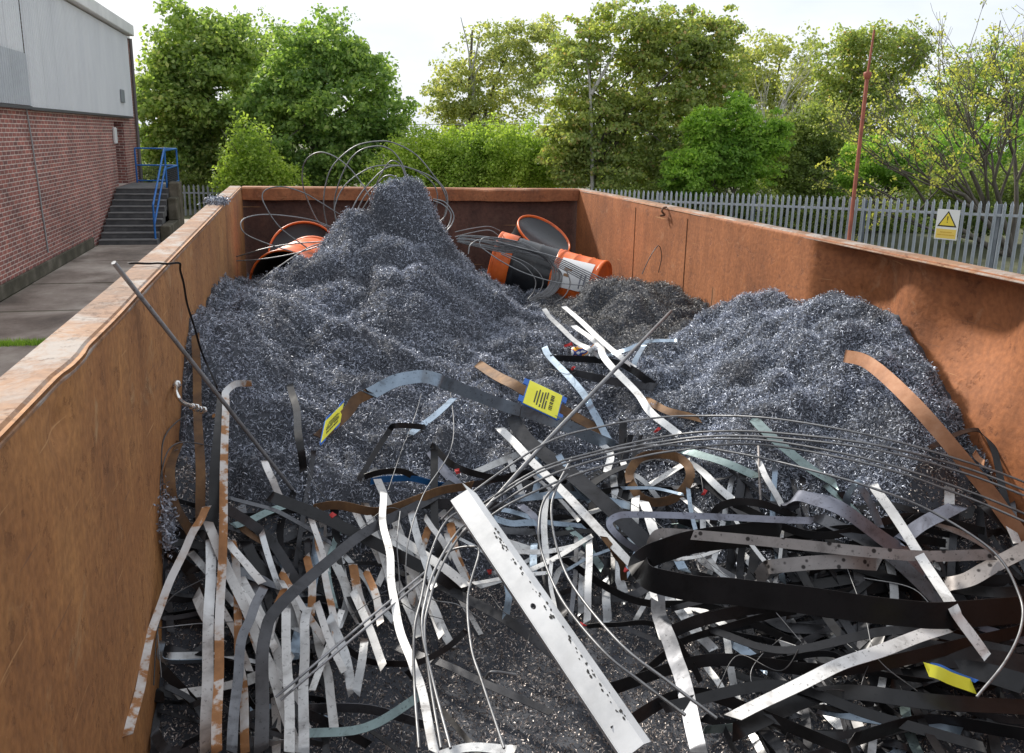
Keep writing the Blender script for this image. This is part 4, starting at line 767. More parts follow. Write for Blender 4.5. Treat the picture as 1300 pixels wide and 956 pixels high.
S([(436,704,.05),(464,736,.07),(480,765,.06),(500,790,.04)],'galv',7,'slim galvanised strip left of the wavy upright strip')
S([(493,674,.1),(552,713,.14),(592,744,.13)],'white',11.5,'very bright strip slanting right from the wavy upright strip')
S([(498,672,.04),(515,700,.05),(530,725,.04)],'galv',9,'pale strip beneath the very bright slanting strip')
S([(504,738,.05),(517,770,.07),(532,808,.04)],'white',8,'bright strip behind the lower part of the wavy strip')
S([(534,738,.1),(553,778,.09),(570,815,.04),(574,822,.02)],'white',11,'bright strip with bent foot standing on the brownish bed')
S([(574,742,.05),(592,772,.05),(611,806,.02)],'white',6,'slim bright strip left of the big channel')
S([(380,778,.12),(430,816,.08),(470,840,.05),(520,842,.06),(560,828,.06),(592,800,.06)],'black',7,'black strip curving over the brownish bed',mode='edge')
S([(500,820,.02),(544,836,.05),(614,866,.07),(700,906,.06)],'dark',10,'dark flat strip low at front under the wire loops')
S([(545,735,.06),(560,744,.08),(640,786,.10),(720,845,.06)],'dark',12,'dark band passing under the big channel')
S([(470,612,.04),(500,607,.06),(530,609,.06),(562,616,.04)],'blue_paint',8,'bright blue painted strip at the foot of the big heap',mode='edge')
S([(462,606,.05),(490,598,.09),(515,600,.09),(530,608,.05)],'black',8,'black curved strip above the blue painted strip',mode='edge')
S([(397,646,.08),(432,641,.12),(480,650,.12),(531,633,.12),(568,621,.10),(600,616,.06)],'brown',11,'brown rusted band bowed across below the blue strip',mode='edge')
S([(536,640,.06),(575,640,.08),(640,645,.07)],'dark',13,'dark band left of the channel top',mode='edge')
S([(365,640,.04),(330,655,.05),(296,668,.05)],'teal',9,'grey green strip with rust low behind tall strips')
S([(297,663,.03),(320,680,.05),(344,694,.04)],'brown',8,'rust brown strip lying beneath the left tangle')
S([(240,700,.06),(262,725,.08),(300,770,.06)],'galv',8,'galvanised strip sloping behind the curved rusty strip')
S([(352,700,.05),(368,735,.05),(390,790,.04)],'blue',9,'blue grey strip deep in the left tangle')
S([(440,770,.02),(462,760,.03),(470,740,.03)],'dark',5,'short dark sliver beside the long twin rods')
# centre
S([(635,543,.08),(660,570,.12),(698,608,.16),(769,681,.18),(828,748,.12)],'white',12,'long very bright strip running diagonally through the centre')
S([(649,528,.05),(669,560,.10),(725,602,.14),(784,654,.14),(830,700,.08)],'dark',20,'wide dark flat strip beside the long very bright diagonal')
S([(405,556,.06),(437,527,.12),(454,507,.16),(470,498,.18)],'brown',14,'dark rusted end piece of the arched strip',mode='cam',thick=.004)
S([(468,500,.18),(505,483,.20),(531,478,.20),(556,482,.18),(579,492,.14),(643,515,.10),(717,540,.10),(782,568,.05)],'blue',16,'blue grey strip arching over the front of the big heap',mode='cam')
S([(716,389,.06),(745,415,.12),(780,447,.14),(806,467,.06)],'white',8,'bright strip leaning over the can near the dark heap')
S([(728,413,.08),(748,428,.12),(761,438,.14),(768,455,.14),(808,499,.10),(830,527,.08),(862,552,.04)],'white',9,'bright kinked strip beside the drink can')
S([(690,392,.04),(700,404,.06),(724,428,.10),(745,442,.11),(761,452,.10)],'galv',6.5,'slim galvanised strip in front of the drink can')
S([(692,441,.03),(701,455,.06),(740,499,.10),(754,525,.10),(774,560,.06)],'blue',9,'blue grey strip leaning beside the yellow tag')
S([(770,452,.03),(795,444,.06),(822,434,.05),(860,432,.03)],'blue',6,'blue grey strip at the front of the dark heap')
S([(818,438,.05),(808,455,.05),(800,475,.04)],'blue',7,'short blue strip between the two right heaps')
S([(700,455,.05),(763,457,.09),(800,468,.09),(831,490,.03)],'black',9,'black curved strip with brown edge below the can',mode='edge')
S([(715,470,.05),(763,481,.07),(832,492,.03)],'dark',10,'dark curved strip under the black curved one',mode='edge')
S([(606,462,.02),(640,482,.05),(668,497,.08),(720,524,.08),(765,548,.04)],'brown',14,'brown rusted flat strip passing behind the yellow tag',thick=.003)
S([(818,508,.03),(850,522,.06),(888,532,.02)],'brown',12,'brown strip end lying on the silvery heap')
S([(600,600,.05),(640,585,.06),(690,560,.06)],'galv',10,'galvanised strip crossing behind the long bright diagonal')
S([(560,620,.05),(620,612,.06),(670,602,.07),(720,612,.05)],'black',7,'black thin band left of the wide dark strip',mode='edge')
S([(548,565,.03),(575,590,.09),(620,604,.08),(680,606,.06)],'black',8,'black strip bent at the foot of the heap left of the diagonal',mode='edge')
S([(545,572,.02),(566,600,.03),(590,625,.03)],'slate',14,'slate strip lying flat on the heap above the channel')
S([(610,645,.04),(650,650,.06),(700,664,.07),(742,668,.05)],'blue',8,'blue grey strip low in the centre tangle')
S([(748,688,.12),(747,740,.12),(745,790,.05)],'white',8.5,'upright bright strip right of the channel',mode='cam')
S([(739,705,.06),(738,745,.07),(737,780,.03)],'galv',7,'upright galvanised strip beside the upright bright strip',mode='cam')
S([(678,690,.06),(677,720,.08),(676,745,.04)],'blue',9,'short upright blue strip between channel and wire loops',mode='cam')
S([(768,735,.05),(770,760,.07),(771,792,.02)],'galv',10,'short wide galvanised strip standing near black strip',mode='cam')
S([(720,668,.06),(742,690,.08),(765,722,.05)],'teal',9,'grey green strip beside the long wire loops')
S([(767,681,.19),(778,700,.16),(787,717,.12),(793,736,.06)],'brown',9,'brown hooked end below the long bright diagonal')
S([(782,700,.06),(785,730,.06),(795,765,.03)],'galv',12,'crumpled galvanised strip below the brown hooked end')
S([(660,640,.05),(680,660,.07),(690,690,.05)],'slate',9,'slate strip beneath the wire loops')
S([(700,745,.06),(715,725,.07),(740,700,.06)],'galv',7,'galvanised strip slanting up from the channel edge')
S([(772,655,.05),(800,680,.07),(830,712,.06)],'blue',11,'blue strip inside the bend of the slate strip')
S([(807,630,.10),(806,655,.10),(804,680,.05)],'white',10,'upright bright strip left of the rusty ring',mode='cam')
S([(817,636,.11),(828,668,.12),(842,704,.08)],'white',12,'bright strip slanting past the rusty ring')
S([(790,585,.06),(800,605,.08),(811,628,.05)],'white',8,'small bright strip behind the rusty ring')
S([(778,600,.05),(782,630,.06),(786,650,.04)],'galv',9,'small galvanised upright left of the rusty ring',mode='cam')
S([(760,560,.04),(775,578,.06),(770,600,.05)],'white',9,'small bright strip under the wire bundle')
# right
S([(990,672,.12),(940,680,.18),(891,686,.22),(854,695,.24),(822,708,.25),(814,722,.25),(832,737,.26),(887,748,.28),(940,752,.28),(1042,765,.27),(1140,778,.24),(1203,781,.22),(1297,774,.20),(1345,770,.18)],'black',31,'broad black band looping back on itself at right front',mode='edge',jit=False,n=10)
S([(1032,661,.2),(925,657,.24),(815,653,.26),(782,656,.26),(774,667,.25),(790,685,.22),(824,707,.16)],'slate',8,'slate grey strip bent round above the broad black loop',mode='cam',jit=False)
S([(825,702,.18),(829,686,.22),(842,677,.24),(892,680,.25),(1060,696,.26),(1113,702,.26),(1186,706,.25),(1260,704,.22)],'taupe',12,'long dull strip with dark spots crossing above the black loop',mode='cam',jit=False)
S([(961,735,.16),(972,722,.2),(987,718,.22),(1074,713,.22),(1116,716,.18)],'taupe',16,'short wide dull strip with bent end under the spotted strip',mode='cam')
S([(1000,650,.10),(1008,632,.2),(1030,632,.22),(1074,650,.22),(1138,696,.16),(1180,725,.1)],'slate',22,'shiny slate strip arching down at right of the loop')
S([(1035,655,.12),(1119,697,.15),(1190,762,.12),(1230,800,.08)],'grey',18,'grooved grey strip passing under the white diagonal at right')
S([(1109,616,.14),(1120,630,.18),(1164,697,.26),(1206,765,.24),(1222,791,.22),(1254,835,.16)],'white',11.5,'straight bright strip crossing over the right tangle')
S([(1140,690,.14),(1151,680,.15),(1180,660,.16),(1217,642,.16)],'slate',17,'slate strip stub with square end beside the straight bright strip')
S([(1074,650,.08),(1078,628,.14),(1087,614,.18),(1096,622,.18),(1119,672,.12)],'blue',9,'galvanised strip folded into a narrow arch',n=10)
S([(1198,744,.14),(1220,738,.17),(1252,724,.2),(1300,697,.22),(1345,675,.22)],'taupe',17,'dull curved strip rising to the right edge')
S([(962,584,.06),(975,610,.10),(994,644,.06)],'white',7,'small bright strip on the front of the silvery heap')
S([(955,530,.02),(980,555,.06),(1025,592,.06),(1062,616,.03)],'teal',13,'grey green strip lying on the silvery heap')
S([(1072,452,.03),(1103,461,.12),(1158,510,.17),(1203,561,.18),(1252,620,.16),(1281,660,.14),(1325,715,.10)],'orange_rust',16,'orange rusted strip arching off the silvery heap',mode='cam',jit=False)
S([(1180,570,.05),(1250,545,.06),(1262,570,.08),(1272,620,.08),(1285,660,.06)],'black',7,'thin black strip bent by the right wall')
S([(880,792,.14),(945,774,.17),(1010,772,.16),(1060,780,.12)],'black',13,'black strip rising under the broad black loop',mode='edge')
S([(800,870,.04),(845,832,.10),(880,812,.12),(945,790,.13),(1010,775,.10)],'black',9,'black curved strip below the loop in front',mode='edge')
S([(838,812,.10),(845,803,.12),(887,787,.15),(940,776,.16)],'black',15,'short broad black strip left of the loop bottom',mode='edge')
S([(744,796,.08),(785,792,.10),(827,792,.12),(854,807,.13),(875,838,.10),(890,866,.06)],'black',7,'thin black strip bent downward near the front',mode='edge')
S([(834,745,.14),(838,783,.16),(854,825,.15),(867,866,.13),(888,956,.10)],'grey',18,'wide grey strip running down to the front edge',mode='cam')
S([(845,758,.08),(884,803,.08),(906,825,.05)],'galv',12,'galvanised strip behind the wide grey strip')
S([(858,752,.05),(875,780,.06),(890,810,.05)],'white',10,'bright strip just below the loop bend')
S([(930,912,.12),(1019,866,.16),(1080,839,.18),(1140,818,.18),(1200,796,.17)],'white',15,'pale flat strip slanting across the front right corner')
S([(985,838,.10),(1030,832,.13),(1061,831,.14),(1090,849,.13),(1184,866,.10),(1240,880,.08)],'black',7,'thin black strip crossing the pale flat strip',mode='edge')
S([(1100,818,.08),(1145,824,.12),(1300,846,.12),(1350,852,.10)],'black',32,'wide black band at the lower right edge',mode='flat')
S([(1190,785,.12),(1210,791,.14),(1255,815,.10)],'black',13,'short black band end left of the right wire loop')
S([(1232,792,.07),(1300,814,.08),(1340,826,.07)],'slate',10,'slate strip disappearing past the right edge')
S([(1250,640,.07),(1262,650,.10),(1300,690,.10),(1330,718,.06)],'black',14,'black strip against the foot of the right wall')
S([(1262,640,.06),(1275,655,.12),(1292,690,.12)],'white',9,'bright strip below the right wall')
S([(869,572,.05),(915,585,.08),(962,606,.05)],'teal',12,'grey green strip under the long wires')
S([(875,585,.06),(900,607,.08),(932,637,.05)],'galv',9,'galvanised strip right of the rusty ring')
S([(905,668,.12),(909,648,.16),(934,637,.18),(967,640,.17),(1010,656,.12)],'black',9,'black strip bowed up behind the slate strip',mode='edge')
S([(820,712,.06),(850,700,.06),(870,725,.05)],'blue',12,'blue strip seen inside the broad black loop')
S([(880,700,.05),(905,720,.06),(935,735,.05)],'grey',11,'grey strip seen through the broad black loop')
S([(920,810,.03),(950,830,.05),(975,850,.04)],'blue',14,'blue strip low at front below the black curves')
S([(895,842,.03),(912,868,.05),(930,900,.03)],'white',8,'short bright strip low at front')
S([(1040,800,.02),(1075,812,.04),(1110,806,.03)],'galv',9,'galvanised strip under the black bands at right')
S([(960,775,.04),(1000,796,.05),(1050,800,.04)],'dark',14,'dark strip beneath the broad black loop')
# rusty ring
rp = [(800,612),(812,630),(832,638),(856,632),(874,612),(874,592),(856,579),(832,577),(812,582),(800,598),(800,612)]
S([(x,y,.10) for x,y in rp],'brown',11,'brown rusted ring of strip in the centre right tangle',mode='edge',name='steel_ring',cat='ring',jit=False)
# left wall pieces
S([(249,425,.05),(252,500,.08),(254,580,.10),(255,660,.08)],'brown',10,'brown rusted bar upright against the left heap edge',mode='cam',thick=.006,name='steel_bar',cat='bar')
S([(226,560,.03),(215,600,.08),(222,640,.10),(243,680,.06)],'brown',11,'brown strip bowed against the left wall')
yk = on(209, 336, 2, RIM+.006).y
S(None,'black',5,'black strip hooked over the left rim and hanging inside',mode='cam',pts3=[on(163,335,2,RIM+.008),on(190,334,2,RIM+.008),on(206,335,2,RIM+.010),at_y(226,334,yk+.02),at_y(230,345,yk+.05),at_y(236,375,yk+.08),at_y(246,412,yk+.12),clampx(hit(260,455,.12)),clampx(hit(277,494,.05))],wm=.0055)
S([(368,488,.05),(376,520,.10),(380,560,.12),(386,598,.04)],'black',9,'black strip standing on the front of the big heap',mode='cam')
S([(455,610,.04),(490,553,.08),(504,540,.09),(540,543,.05)],'black',7,'thin black bent bar lying on the big heap',mode='cam')
S([(576,506,.03),(555,525,.04),(520,552,.03)],'blue',9,'blue strip half hidden under the arched strip')
# fillers buried deep between the others: nothing tells them apart
kinds = [('black', 'dark', 'black', 'grey', 'dark', 'black'), ('galv', 'white', 'blue', 'galv', 'white', 'teal')]
for q in range(30):
    px = random.uniform(275, 470) if q < 19 else random.uniform(470, 610); py = random.uniform(690, 850) if q < 19 else random.uniform(680, 770); a = random.gauss(1.18, .22) if q % 5 else random.uniform(1.7, 2.1); L_ = random.uniform(24, 55); c, s_ = math.cos(a), math.sin(a); bend = random.uniform(-5, 5); lf = random.uniform(.05, .15)
    S([(px-c*L_, py-s_*L_, lf+.03), (px-s_*bend, py+c*bend, lf+.02), (px+c*L_, py+s_*L_, lf)], random.choice(('white', 'white', 'galv', 'rustgalv')), random.uniform(6, 11), 'narrow pale strip leaning among the others at left front', group='narrow pale strips at left front', n=5)
for q in range(26):
    px = random.uniform(640, 1010); py = random.uniform(600, 790) if px < 860 else random.uniform(640, 740); a = random.gauss(1.1, .4) if q % 3 else random.uniform(-.5, .3); L_ = random.uniform(18, 50); c, s_ = math.cos(a), math.sin(a); bend = random.uniform(-6, 6); lf = random.uniform(.05, .13)
    S([(px-c*L_, py-s_*L_, lf+.03), (px-s_*bend, py+c*bend, lf+.02), (px+c*L_, py+s_*L_, lf)], random.choice(('white', 'galv', 'white', 'blue')), random.uniform(4, 9), 'narrow pale strip lying among the others right of the channel', group='narrow pale strips right of the channel', n=5)
for q in range(16):
    px = random.uniform(230, 1250); py = random.uniform(650, 860); a = random.uniform(0, PI); L_ = random.uniform(40, 110); c, s_ = math.cos(a), math.sin(a); b1, b2 = random.uniform(-30, 30), random.uniform(-30, 30); lf = random.uniform(.06, .16)
    wire([(px-c*L_, py-s_*L_, lf), (px-c*L_*.3-s_*b1, py-s_*L_*.3+c*b1, lf+.03), (px+c*L_*.3-s_*b2, py+s_*L_*.3+c*b2, lf+.02), (px+c*L_, py+s_*L_, lf-.02)], random.uniform(.9, 1.7), random.choice(('wire', 'darkwire')), 'loose end of thin wire lying in the strip tangle', group='loose thin wire ends')
BL = 'long black band sweeping across the lower right tangle'
for P_, wd in (([(760,880),(900,838),(1060,850),(1240,815),(1330,790)],14),([(880,730),(1000,760),(1150,742),(1300,735)],12),([(930,930),(1050,880),(1180,890),(1320,900)],18),([(840,900),(980,870),(1100,905),(1250,950)],12),([(1010,690),(1120,730),(1260,752),(1330,750)],13),
               ([(900,800),(1000,825),(1150,800),(1290,828)],11),([(780,930),(870,880),(960,905),(1080,955)],14),([(1130,870),(1220,850),(1310,872)],22),([(860,660),(960,690),(1080,672),(1200,690)],10),([(1080,940),(1180,915),(1320,935)],16),([(700,700),(800,760),(900,770),(1010,815)],9),([(930,640),(1040,680),(1160,655),(1250,675)],9)):
    S([(x, y, random.uniform(.07, .14)) for x, y in P_], 'black', wd, BL, mode=random.choice(('edge', 'edge', 'flat')), group='long black bands at lower right')
tang = MB()
for i in range(330):
    dk = i % 4 != 2; px = random.uniform(205, 1300); py = random.uniform(640, 965)
    if i > 165: px = random.choice((random.uniform(205, 440), random.uniform(740, 1300), random.uniform(860, 1300)))
    if px > 640: py = random.uniform(590 if px < 880 else 655, 965)
    if 420 < px < 730 and 745 < py < 905 or 600 < px < 930 and py > 800: continue
    a = random.uniform(-.5, .5) if random.random() < .5 else random.uniform(.7, 1.9); L_ = random.uniform(35, 110)*(1 if px > 480 else .8); c, s_ = math.cos(a), math.sin(a); bend = random.uniform(-18, 18)
    P_ = [(px-c*L_, py-s_*L_), (px-s_*bend, py+c*bend), (px+c*L_, py+s_*L_)]
    if i > 190:
        o = S([(x, y, random.uniform(.0, .05)) for x, y in P_], 'dark', random.uniform(5, 11), None, mode=random.choice(('flat', 'edge')), tw=random.uniform(-25, 25), n=5)
        me = o.data; off_ = o.location.copy(); tang.add([v.co+off_ for v in me.vertices], [tuple(p.vertices) for p in me.polygons], True); bpy.data.objects.remove(o); bpy.data.meshes.remove(me); continue
    m_ = random.choice(kinds[0 if dk else 1])
    S(P_, m_, random.uniform(5, 13), 'dark steel strip half buried low in the tangle' if dk else 'pale galvanised strip half buried low in the tangle', lift=random.uniform(.01, .10), mode=random.choice(('flat', 'edge', 'flat')), tw=random.uniform(-25, 25), group='dark strips buried in the tangle' if dk else 'pale strips buried in the tangle', n=5)
tag(tang.build('strip_tangle', M['dark']), 'dark mass of tangled steel strip at the bottom of the scrap', 'scrap', kind='stuff')

# ------------------------------------------------------------------ big channel section
c0 = hit(583, 628, .27); c1 = hit(745, 866, .15); c1 = c0+(c1-c0)*1.28
t = (c1-c0).normalized(); nn = ((CAM-(c0+c1)/2).normalized()*.75+Vector((-.25, -.1, .55))); nn = (nn-t*nn.dot(t)).normalized(); sd = t.cross(nn).normalized()
if sd.dot(_ri) < 0: sd = -sd
ch = empty('steel_channel', c0); tag(ch, 'big pale galvanised channel section thrust up from the front tangle', 'channel')
LC = (c1-c0).length; CW = .053
CHM = noisemat('chalky_galvanised', [(.3, (.50, .51, .52)), (.55, (.66, .67, .68)), (.8, (.74, .75, .76))], 9, 8, (.38, .6), .45, .12, 45, bdist=.002)
def cpt(u, v, d): return t*u+sd*v+nn*d
def plate(name, strips_):
    mb = MB()
    for (P0, P1, P2, P3, th) in strips_:
        n_ = (P1-P0).cross(P3-P0).normalized()*th; q = [P0, P1, P2, P3]; mb.add(q+[p-n_ for p in q], [(0, 1, 2, 3), (7, 6, 5, 4), (0, 4, 5, 1), (1, 5, 6, 2), (2, 6, 7, 3), (3, 7, 4, 0)])
    return mb.build(name, CHM, ch)
# web with one oval hole: ring of quads round the hole inside a square patch
hu, hv, ho = LC*.50, -.004, .008
mb = MB(); sq = .018; N = 16
ringo = []; ringi = []
for k in range(N):
    a = 2*PI*k/N; ca, sa = math.cos(a), math.sin(a); m_ = max(abs(ca), abs(sa)); ringo.append((hu+sq*ca/m_, hv+sq*sa/m_)); ringi.append((hu+ho*1.15*ca, hv+ho*.8*sa))
mb.add([cpt(u, v, 0) for u, v in ringo+ringi], [(k, (k+1) % N, N+(k+1) % N, N+k) for k in range(N)]); mb.add([cpt(u, v, 0) for u, v in ringi]+[cpt(u, v, -.003) for u, v in ringi], [(k, (k+1) % N, N+(k+1) % N, N+k) for k in range(N)])
for (u0, u1, v0, v1) in ((0, hu-sq, -CW/2, CW/2), (hu+sq, LC, -CW/2, CW/2), (hu-sq, hu+sq, -CW/2, hv-sq), (hu-sq, hu+sq, hv+sq, CW/2)):
    mb.add([cpt(u0, v0, 0), cpt(u1, v0, 0), cpt(u1, v1, 0), cpt(u0, v1, 0), cpt(u0, v0, -.003), cpt(u1, v0, -.003), cpt(u1, v1, -.003), cpt(u0, v1, -.003)], [(0, 1, 2, 3), (7, 6, 5, 4), (0, 4, 5, 1), (2, 6, 7, 3), (3, 7, 4, 0), (1, 5, 6, 2)])
mb.build('web', CHM, ch)
plate('flange', [(cpt(0, -CW/2, -.001), cpt(LC, -CW/2, -.001), cpt(LC, -CW/2-.004, -.032), cpt(.03, -CW/2-.004, -.032), .003)])
plate('flange', [(cpt(-.03, CW/2, -.001), cpt(LC, CW/2, -.001), cpt(LC, CW/2+.016, -.014), cpt(.02, CW/2+.016, -.014), .003)])
SPOT = mat('black_scale', (.03, .03, .03), .7); mb = MB()
for i in range(70):
    u = random.uniform(.18, .92)*LC; v = CW/2+random.gauss(-.004, .004); r_ = random.uniform(.001, .0032); mb.add([cpt(u+r_*2*math.cos(a), v+r_*math.sin(a), .0006) for a in np.linspace(0, 2*PI, 7)[:-1]], [tuple(range(6))])
mb.build('scale_spots', SPOT, ch)['kind'] = 'stuff'

# ------------------------------------------------------------------ rods
rc = on(174, 371, 2, RIM+.012); re_ = hit(352, 597, .12); rdv = (rc-re_).normalized()
wire(None, 5.6, 'rod', 'long grey rod leaning across the left rim onto the heap', pts3=[rc+rdv*.09, rc, rc.lerp(re_, .5), re_, re_-rdv*.26], name='steel_rod', cat='rod')
wire([(852,395,.10),(780,470,.22),(692,562,.24),(622,640,.20),(585,680,.15)], 7, 'rod', 'straight dark rod pointing up right across the yellow tag strip', name='steel_rod', cat='rod')
wire([(350,885,.2),(380,860,.22),(460,792,.24),(540,726,.2)], 3, 'rod', 'upper of two parallel grey rods at front left', name='steel_rod', cat='rod')
wire([(356,889,.2),(384,865,.22),(464,797,.24),(542,732,.2)], 3, 'rod', 'lower of two parallel grey rods at front left', name='steel_rod', cat='rod')
wire([(963,566,.06),(964,600,.08),(966,638,.06)], 4, 'taupe', 'short dull stub of rod upright under the long wires', name='steel_rod', cat='rod')
# ------------------------------------------------------------------ wires
G1 = 'long wires sweeping right'
for k_, (pp_, lb) in enumerate((
    ([(560,660,.15),(597,627,.22),(692,563,.30),(766,541,.32),(828,531,.30),(880,528,.26),(977,531,.22),(1106,553,.26),(1219,584,.24),(1300,612,.25),(1360,640,.25)], 'topmost of the long grey wires sweeping across to the right wall'),
    ([(612,640,.18),(684,596,.30),(767,571,.34),(840,555,.33),(900,548,.3),(977,549,.28),(1106,564,.3),(1219,592,.28),(1300,622,.28),(1360,648,.28)], 'second highest long grey wire sweeping right'),
    ([(610,646,.18),(684,600,.30),(770,574,.34),(840,561,.33),(900,554,.3),(977,555,.28),(1106,570,.3),(1219,599,.28),(1300,629,.28),(1360,656,.28)], 'third long grey wire in the bundle sweeping right'),
    ([(618,650,.18),(690,607,.30),(770,580,.34),(840,565,.33),(900,558,.3),(980,560,.28),(1106,584,.3),(1219,620,.28),(1300,652,.28),(1360,680,.28)], 'fourth long grey wire in the bundle sweeping right'),
    ([(600,672,.18),(650,638,.26),(730,603,.30),(800,583,.32),(860,572,.31),(960,564,.28),(1106,590,.3),(1219,628,.28),(1300,662,.28),(1360,690,.28)], 'lowest wire of the long bundle sweeping right'))):
    wire(pp_, 3.3, 'wire', lb, group=None)
wire([(760,572,.30),(820,566,.30),(880,567,.28),(960,580,.25),(1041,600,.26),(1106,619,.28),(1180,648,.28),(1261,700,.28),(1294,755,.27),(1297,794,.25),(1277,839,.22),(1240,885,.18)], 3.4, 'wire', 'grey wire curling round in a loop at the right edge')
wire([(726,581,.3),(705,623,.28),(700,654,.28),(709,702,.26),(730,748,.25),(788,818,.24),(849,866,.22),(910,912,.2)], 3.7, 'wire', 'right hand wire of two bowing past the big channel')
wire([(721,602,.3),(692,633,.28),(684,669,.28),(688,702,.26),(713,761,.25),(766,827,.24),(814,866,.22),(870,908,.2)], 3.7, 'wire', 'left hand wire of two bowing past the big channel')
wire([(570,480,.02),(575,560,.10),(537,629,.2),(518,690,.24),(516,742,.2),(524,750,.16)], 1.8, 'wire', 'thin wire curving down from the heap to the centre strips')
wire([(608,640,.12),(570,658,.22),(547,702,.27),(535,759,.28),(526,800,.26),(526,866,.22),(532,950,.2)], 3.4, 'wire', 'left wire of the loops left of the channel')
wire([(618,648,.14),(583,673,.24),(554,719,.28),(541,759,.29),(536,800,.27),(550,866,.23),(572,950,.2)], 3.4, 'wire', 'middle wire of the loops left of the channel')
wire([(622,652,.14),(586,678,.24),(558,724,.28),(545,764,.29),(539,800,.27),(546,866,.23),(560,950,.2)], 3.4, 'wire', 'second middle wire of the loops left of the channel')
wire([(545,722,.1),(570,700,.16),(598,694,.2),(608,702,.22),(594,756,.22),(598,820,.2),(612,866,.18),(640,950,.15)], 3.4, 'wire', 'right wire of the loops left of the channel')
wire([(514,560,.05),(503,592,.12),(493,622,.14)], 1.3, 'wire', 'thin straight wire above the wavy upright strip')
wire([(515,560,.05),(528,525,.06),(535,500,.03)], 1.2, 'wire', 'thin wire lying on the big heap front')
wire([(386,590,.03),(400,615,.08),(415,636,.06)], 1.0, 'wire', 'hair thin wire at the foot of the heap')
wire([(880,616,.05),(888,600,.07),(893,625,.08),(896,650,.05)], 1.2, 'darkwire', 'thin dark wire with red tape on it')
wire([(690,715,.12),(730,706,.13),(800,708,.13),(860,712,.1)], .9, 'wire', 'fine wire crossing below the wire loops')
wire([(195,870,.1),(200,800,.14),(216,760,.16),(258,735,.12)], 1.6, 'darkwire', 'thin dark wire behind the curved rusty strip')
wire([(205,860,.12),(180,800,.14),(205,797,.2),(250,792,.2),(320,788,.12)], 1.2, 'wire', 'thin greenish wire crossing the left front')
wire([(170,640,.05),(182,620,.1),(195,560,.12),(232,530,.1),(262,520,.06)], 1.8, 'darkwire', 'dark wire bowing out from the left wall')
wire([(165,720,.08),(172,660,.12),(190,600,.14),(228,562,.12),(300,574,.08)], 1.8, 'darkwire', 'second dark wire along the left wall')
wire([(616,862,.02),(625,853,.05),(655,857,.03)], 4, 'rod', 'short bent rod lying on the bed at front', name='steel_rod', cat='rod')
wire([(735,470,.03),(720,475,.08),(690,470,.06),(665,510,.1),(660,528,.05)], 1.2, 'darkwire', 'dark thin wire beside the yellow tag')
wire([(900,365),(905,385)], 2.2, 'brown', 'thin rusty wire standing against the right wall', pts3=[on(905,365,0,W-.03), on(903,385,0,W-.05), on(899,408,0,W-.08)])
wire([(836,345)], 2.2, 'darkwire', 'small dark wire hoop behind the dark heap', pts3=[on(815,348,0,W-.25), on(826,325,0,W-.2), on(836,312,0,W-.15), on(840,325,0,W-.12), on(836,346,0,W-.12)])

# bundle of loops round the peak of the big heap
def coil(name, label, loops, r_mm, m='wire'):
    root = empty(name, loops[0][0][0] if isinstance(loops[0][0], tuple) else loops[0][0]); tag(root, label, 'wire coil')
    for P in loops: wire(None, r_mm, m, None, name='wire_loop', pts3=P, parent=root, n=7)
    return root
def LY(pts, y0, y1): return [at_y(x, y, y0+(y1-y0)*i/(len(pts)-1)) for i, (x, y) in enumerate(pts)]
o7 = lambda L_: [(300+x/4.643, 160+y/4.643) for x, y in L_]
coil('wire_coil', 'springy grey wire loops arching high round the heap peak', [
    LY(o7([(600,590),(580,480),(640,350),(760,260),(860,232),(1000,240),(1120,300),(1180,380),(1180,480),(1150,560)]), 4.55, 4.7),
    LY(o7([(540,620),(515,470),(530,330),(580,220),(700,120),(830,90),(930,100),(1060,170),(1170,300),(1240,400),(1235,520),(1180,580)]), 4.75, 4.6),
    LY(o7([(590,600),(580,430),(640,250),(720,150),(830,118),(910,140),(970,210),(1010,310)]), 4.6, 4.45),
    LY(o7([(560,600),(480,560),(400,380),(390,260),(420,190),(490,155),(570,175),(660,240),(740,340),(800,440)]), 4.9, 4.5),
    LY(o7([(640,580),(720,420),(800,320),(880,250),(960,235),(1060,260),(1150,300),(1210,360),(1240,450),(1220,560)]), 4.5, 4.65),
    LY(o7([(700,560),(800,400),(850,290),(900,215),(940,208),(975,240),(1000,310)]), 4.55, 4.42),
    LY(o7([(690,540),(760,410),(830,340),(870,300),(910,290),(940,300)]), 4.6, 4.5),
    LY(o7([(760,560),(820,470),(870,400)]), 4.5, 4.45),
    LY(o7([(1160,430),(1230,450),(1280,520),(1270,580),(1230,630)]), 4.4, 4.3),
    LY(o7([(1160,440),(1220,465),(1265,520),(1250,590),(1215,610)]), 4.45, 4.3)], 3.6)
coil('wire_coil', 'loose wire loops springing out above the left orange drum', [
    LY(o7([(640,540),(480,440),(400,395),(290,360),(200,365),(155,400),(170,470),(260,600),(420,720)]), 4.6, 4.5),
    LY(o7([(570,600),(450,555),(300,530),(160,522),(60,540),(25,580),(60,640),(200,700),(330,740)]), 4.7, 4.4),
    LY(o7([(550,680),(380,690),(200,715),(0,770)]), 4.4, 4.6),
    LY(o7([(540,690),(350,750),(150,785),(0,795)]), 4.35, 4.5),
    LY(o7([(545,680),(420,720),(250,830),(120,925)]), 4.3, 4.2),
    LY(o7([(580,740),(420,820),(230,920)]), 4.2, 4.1)], 3.4)
o6 = lambda L_: [(590+x/6.5, 270+y/6.5) for x, y in L_]
lps = []
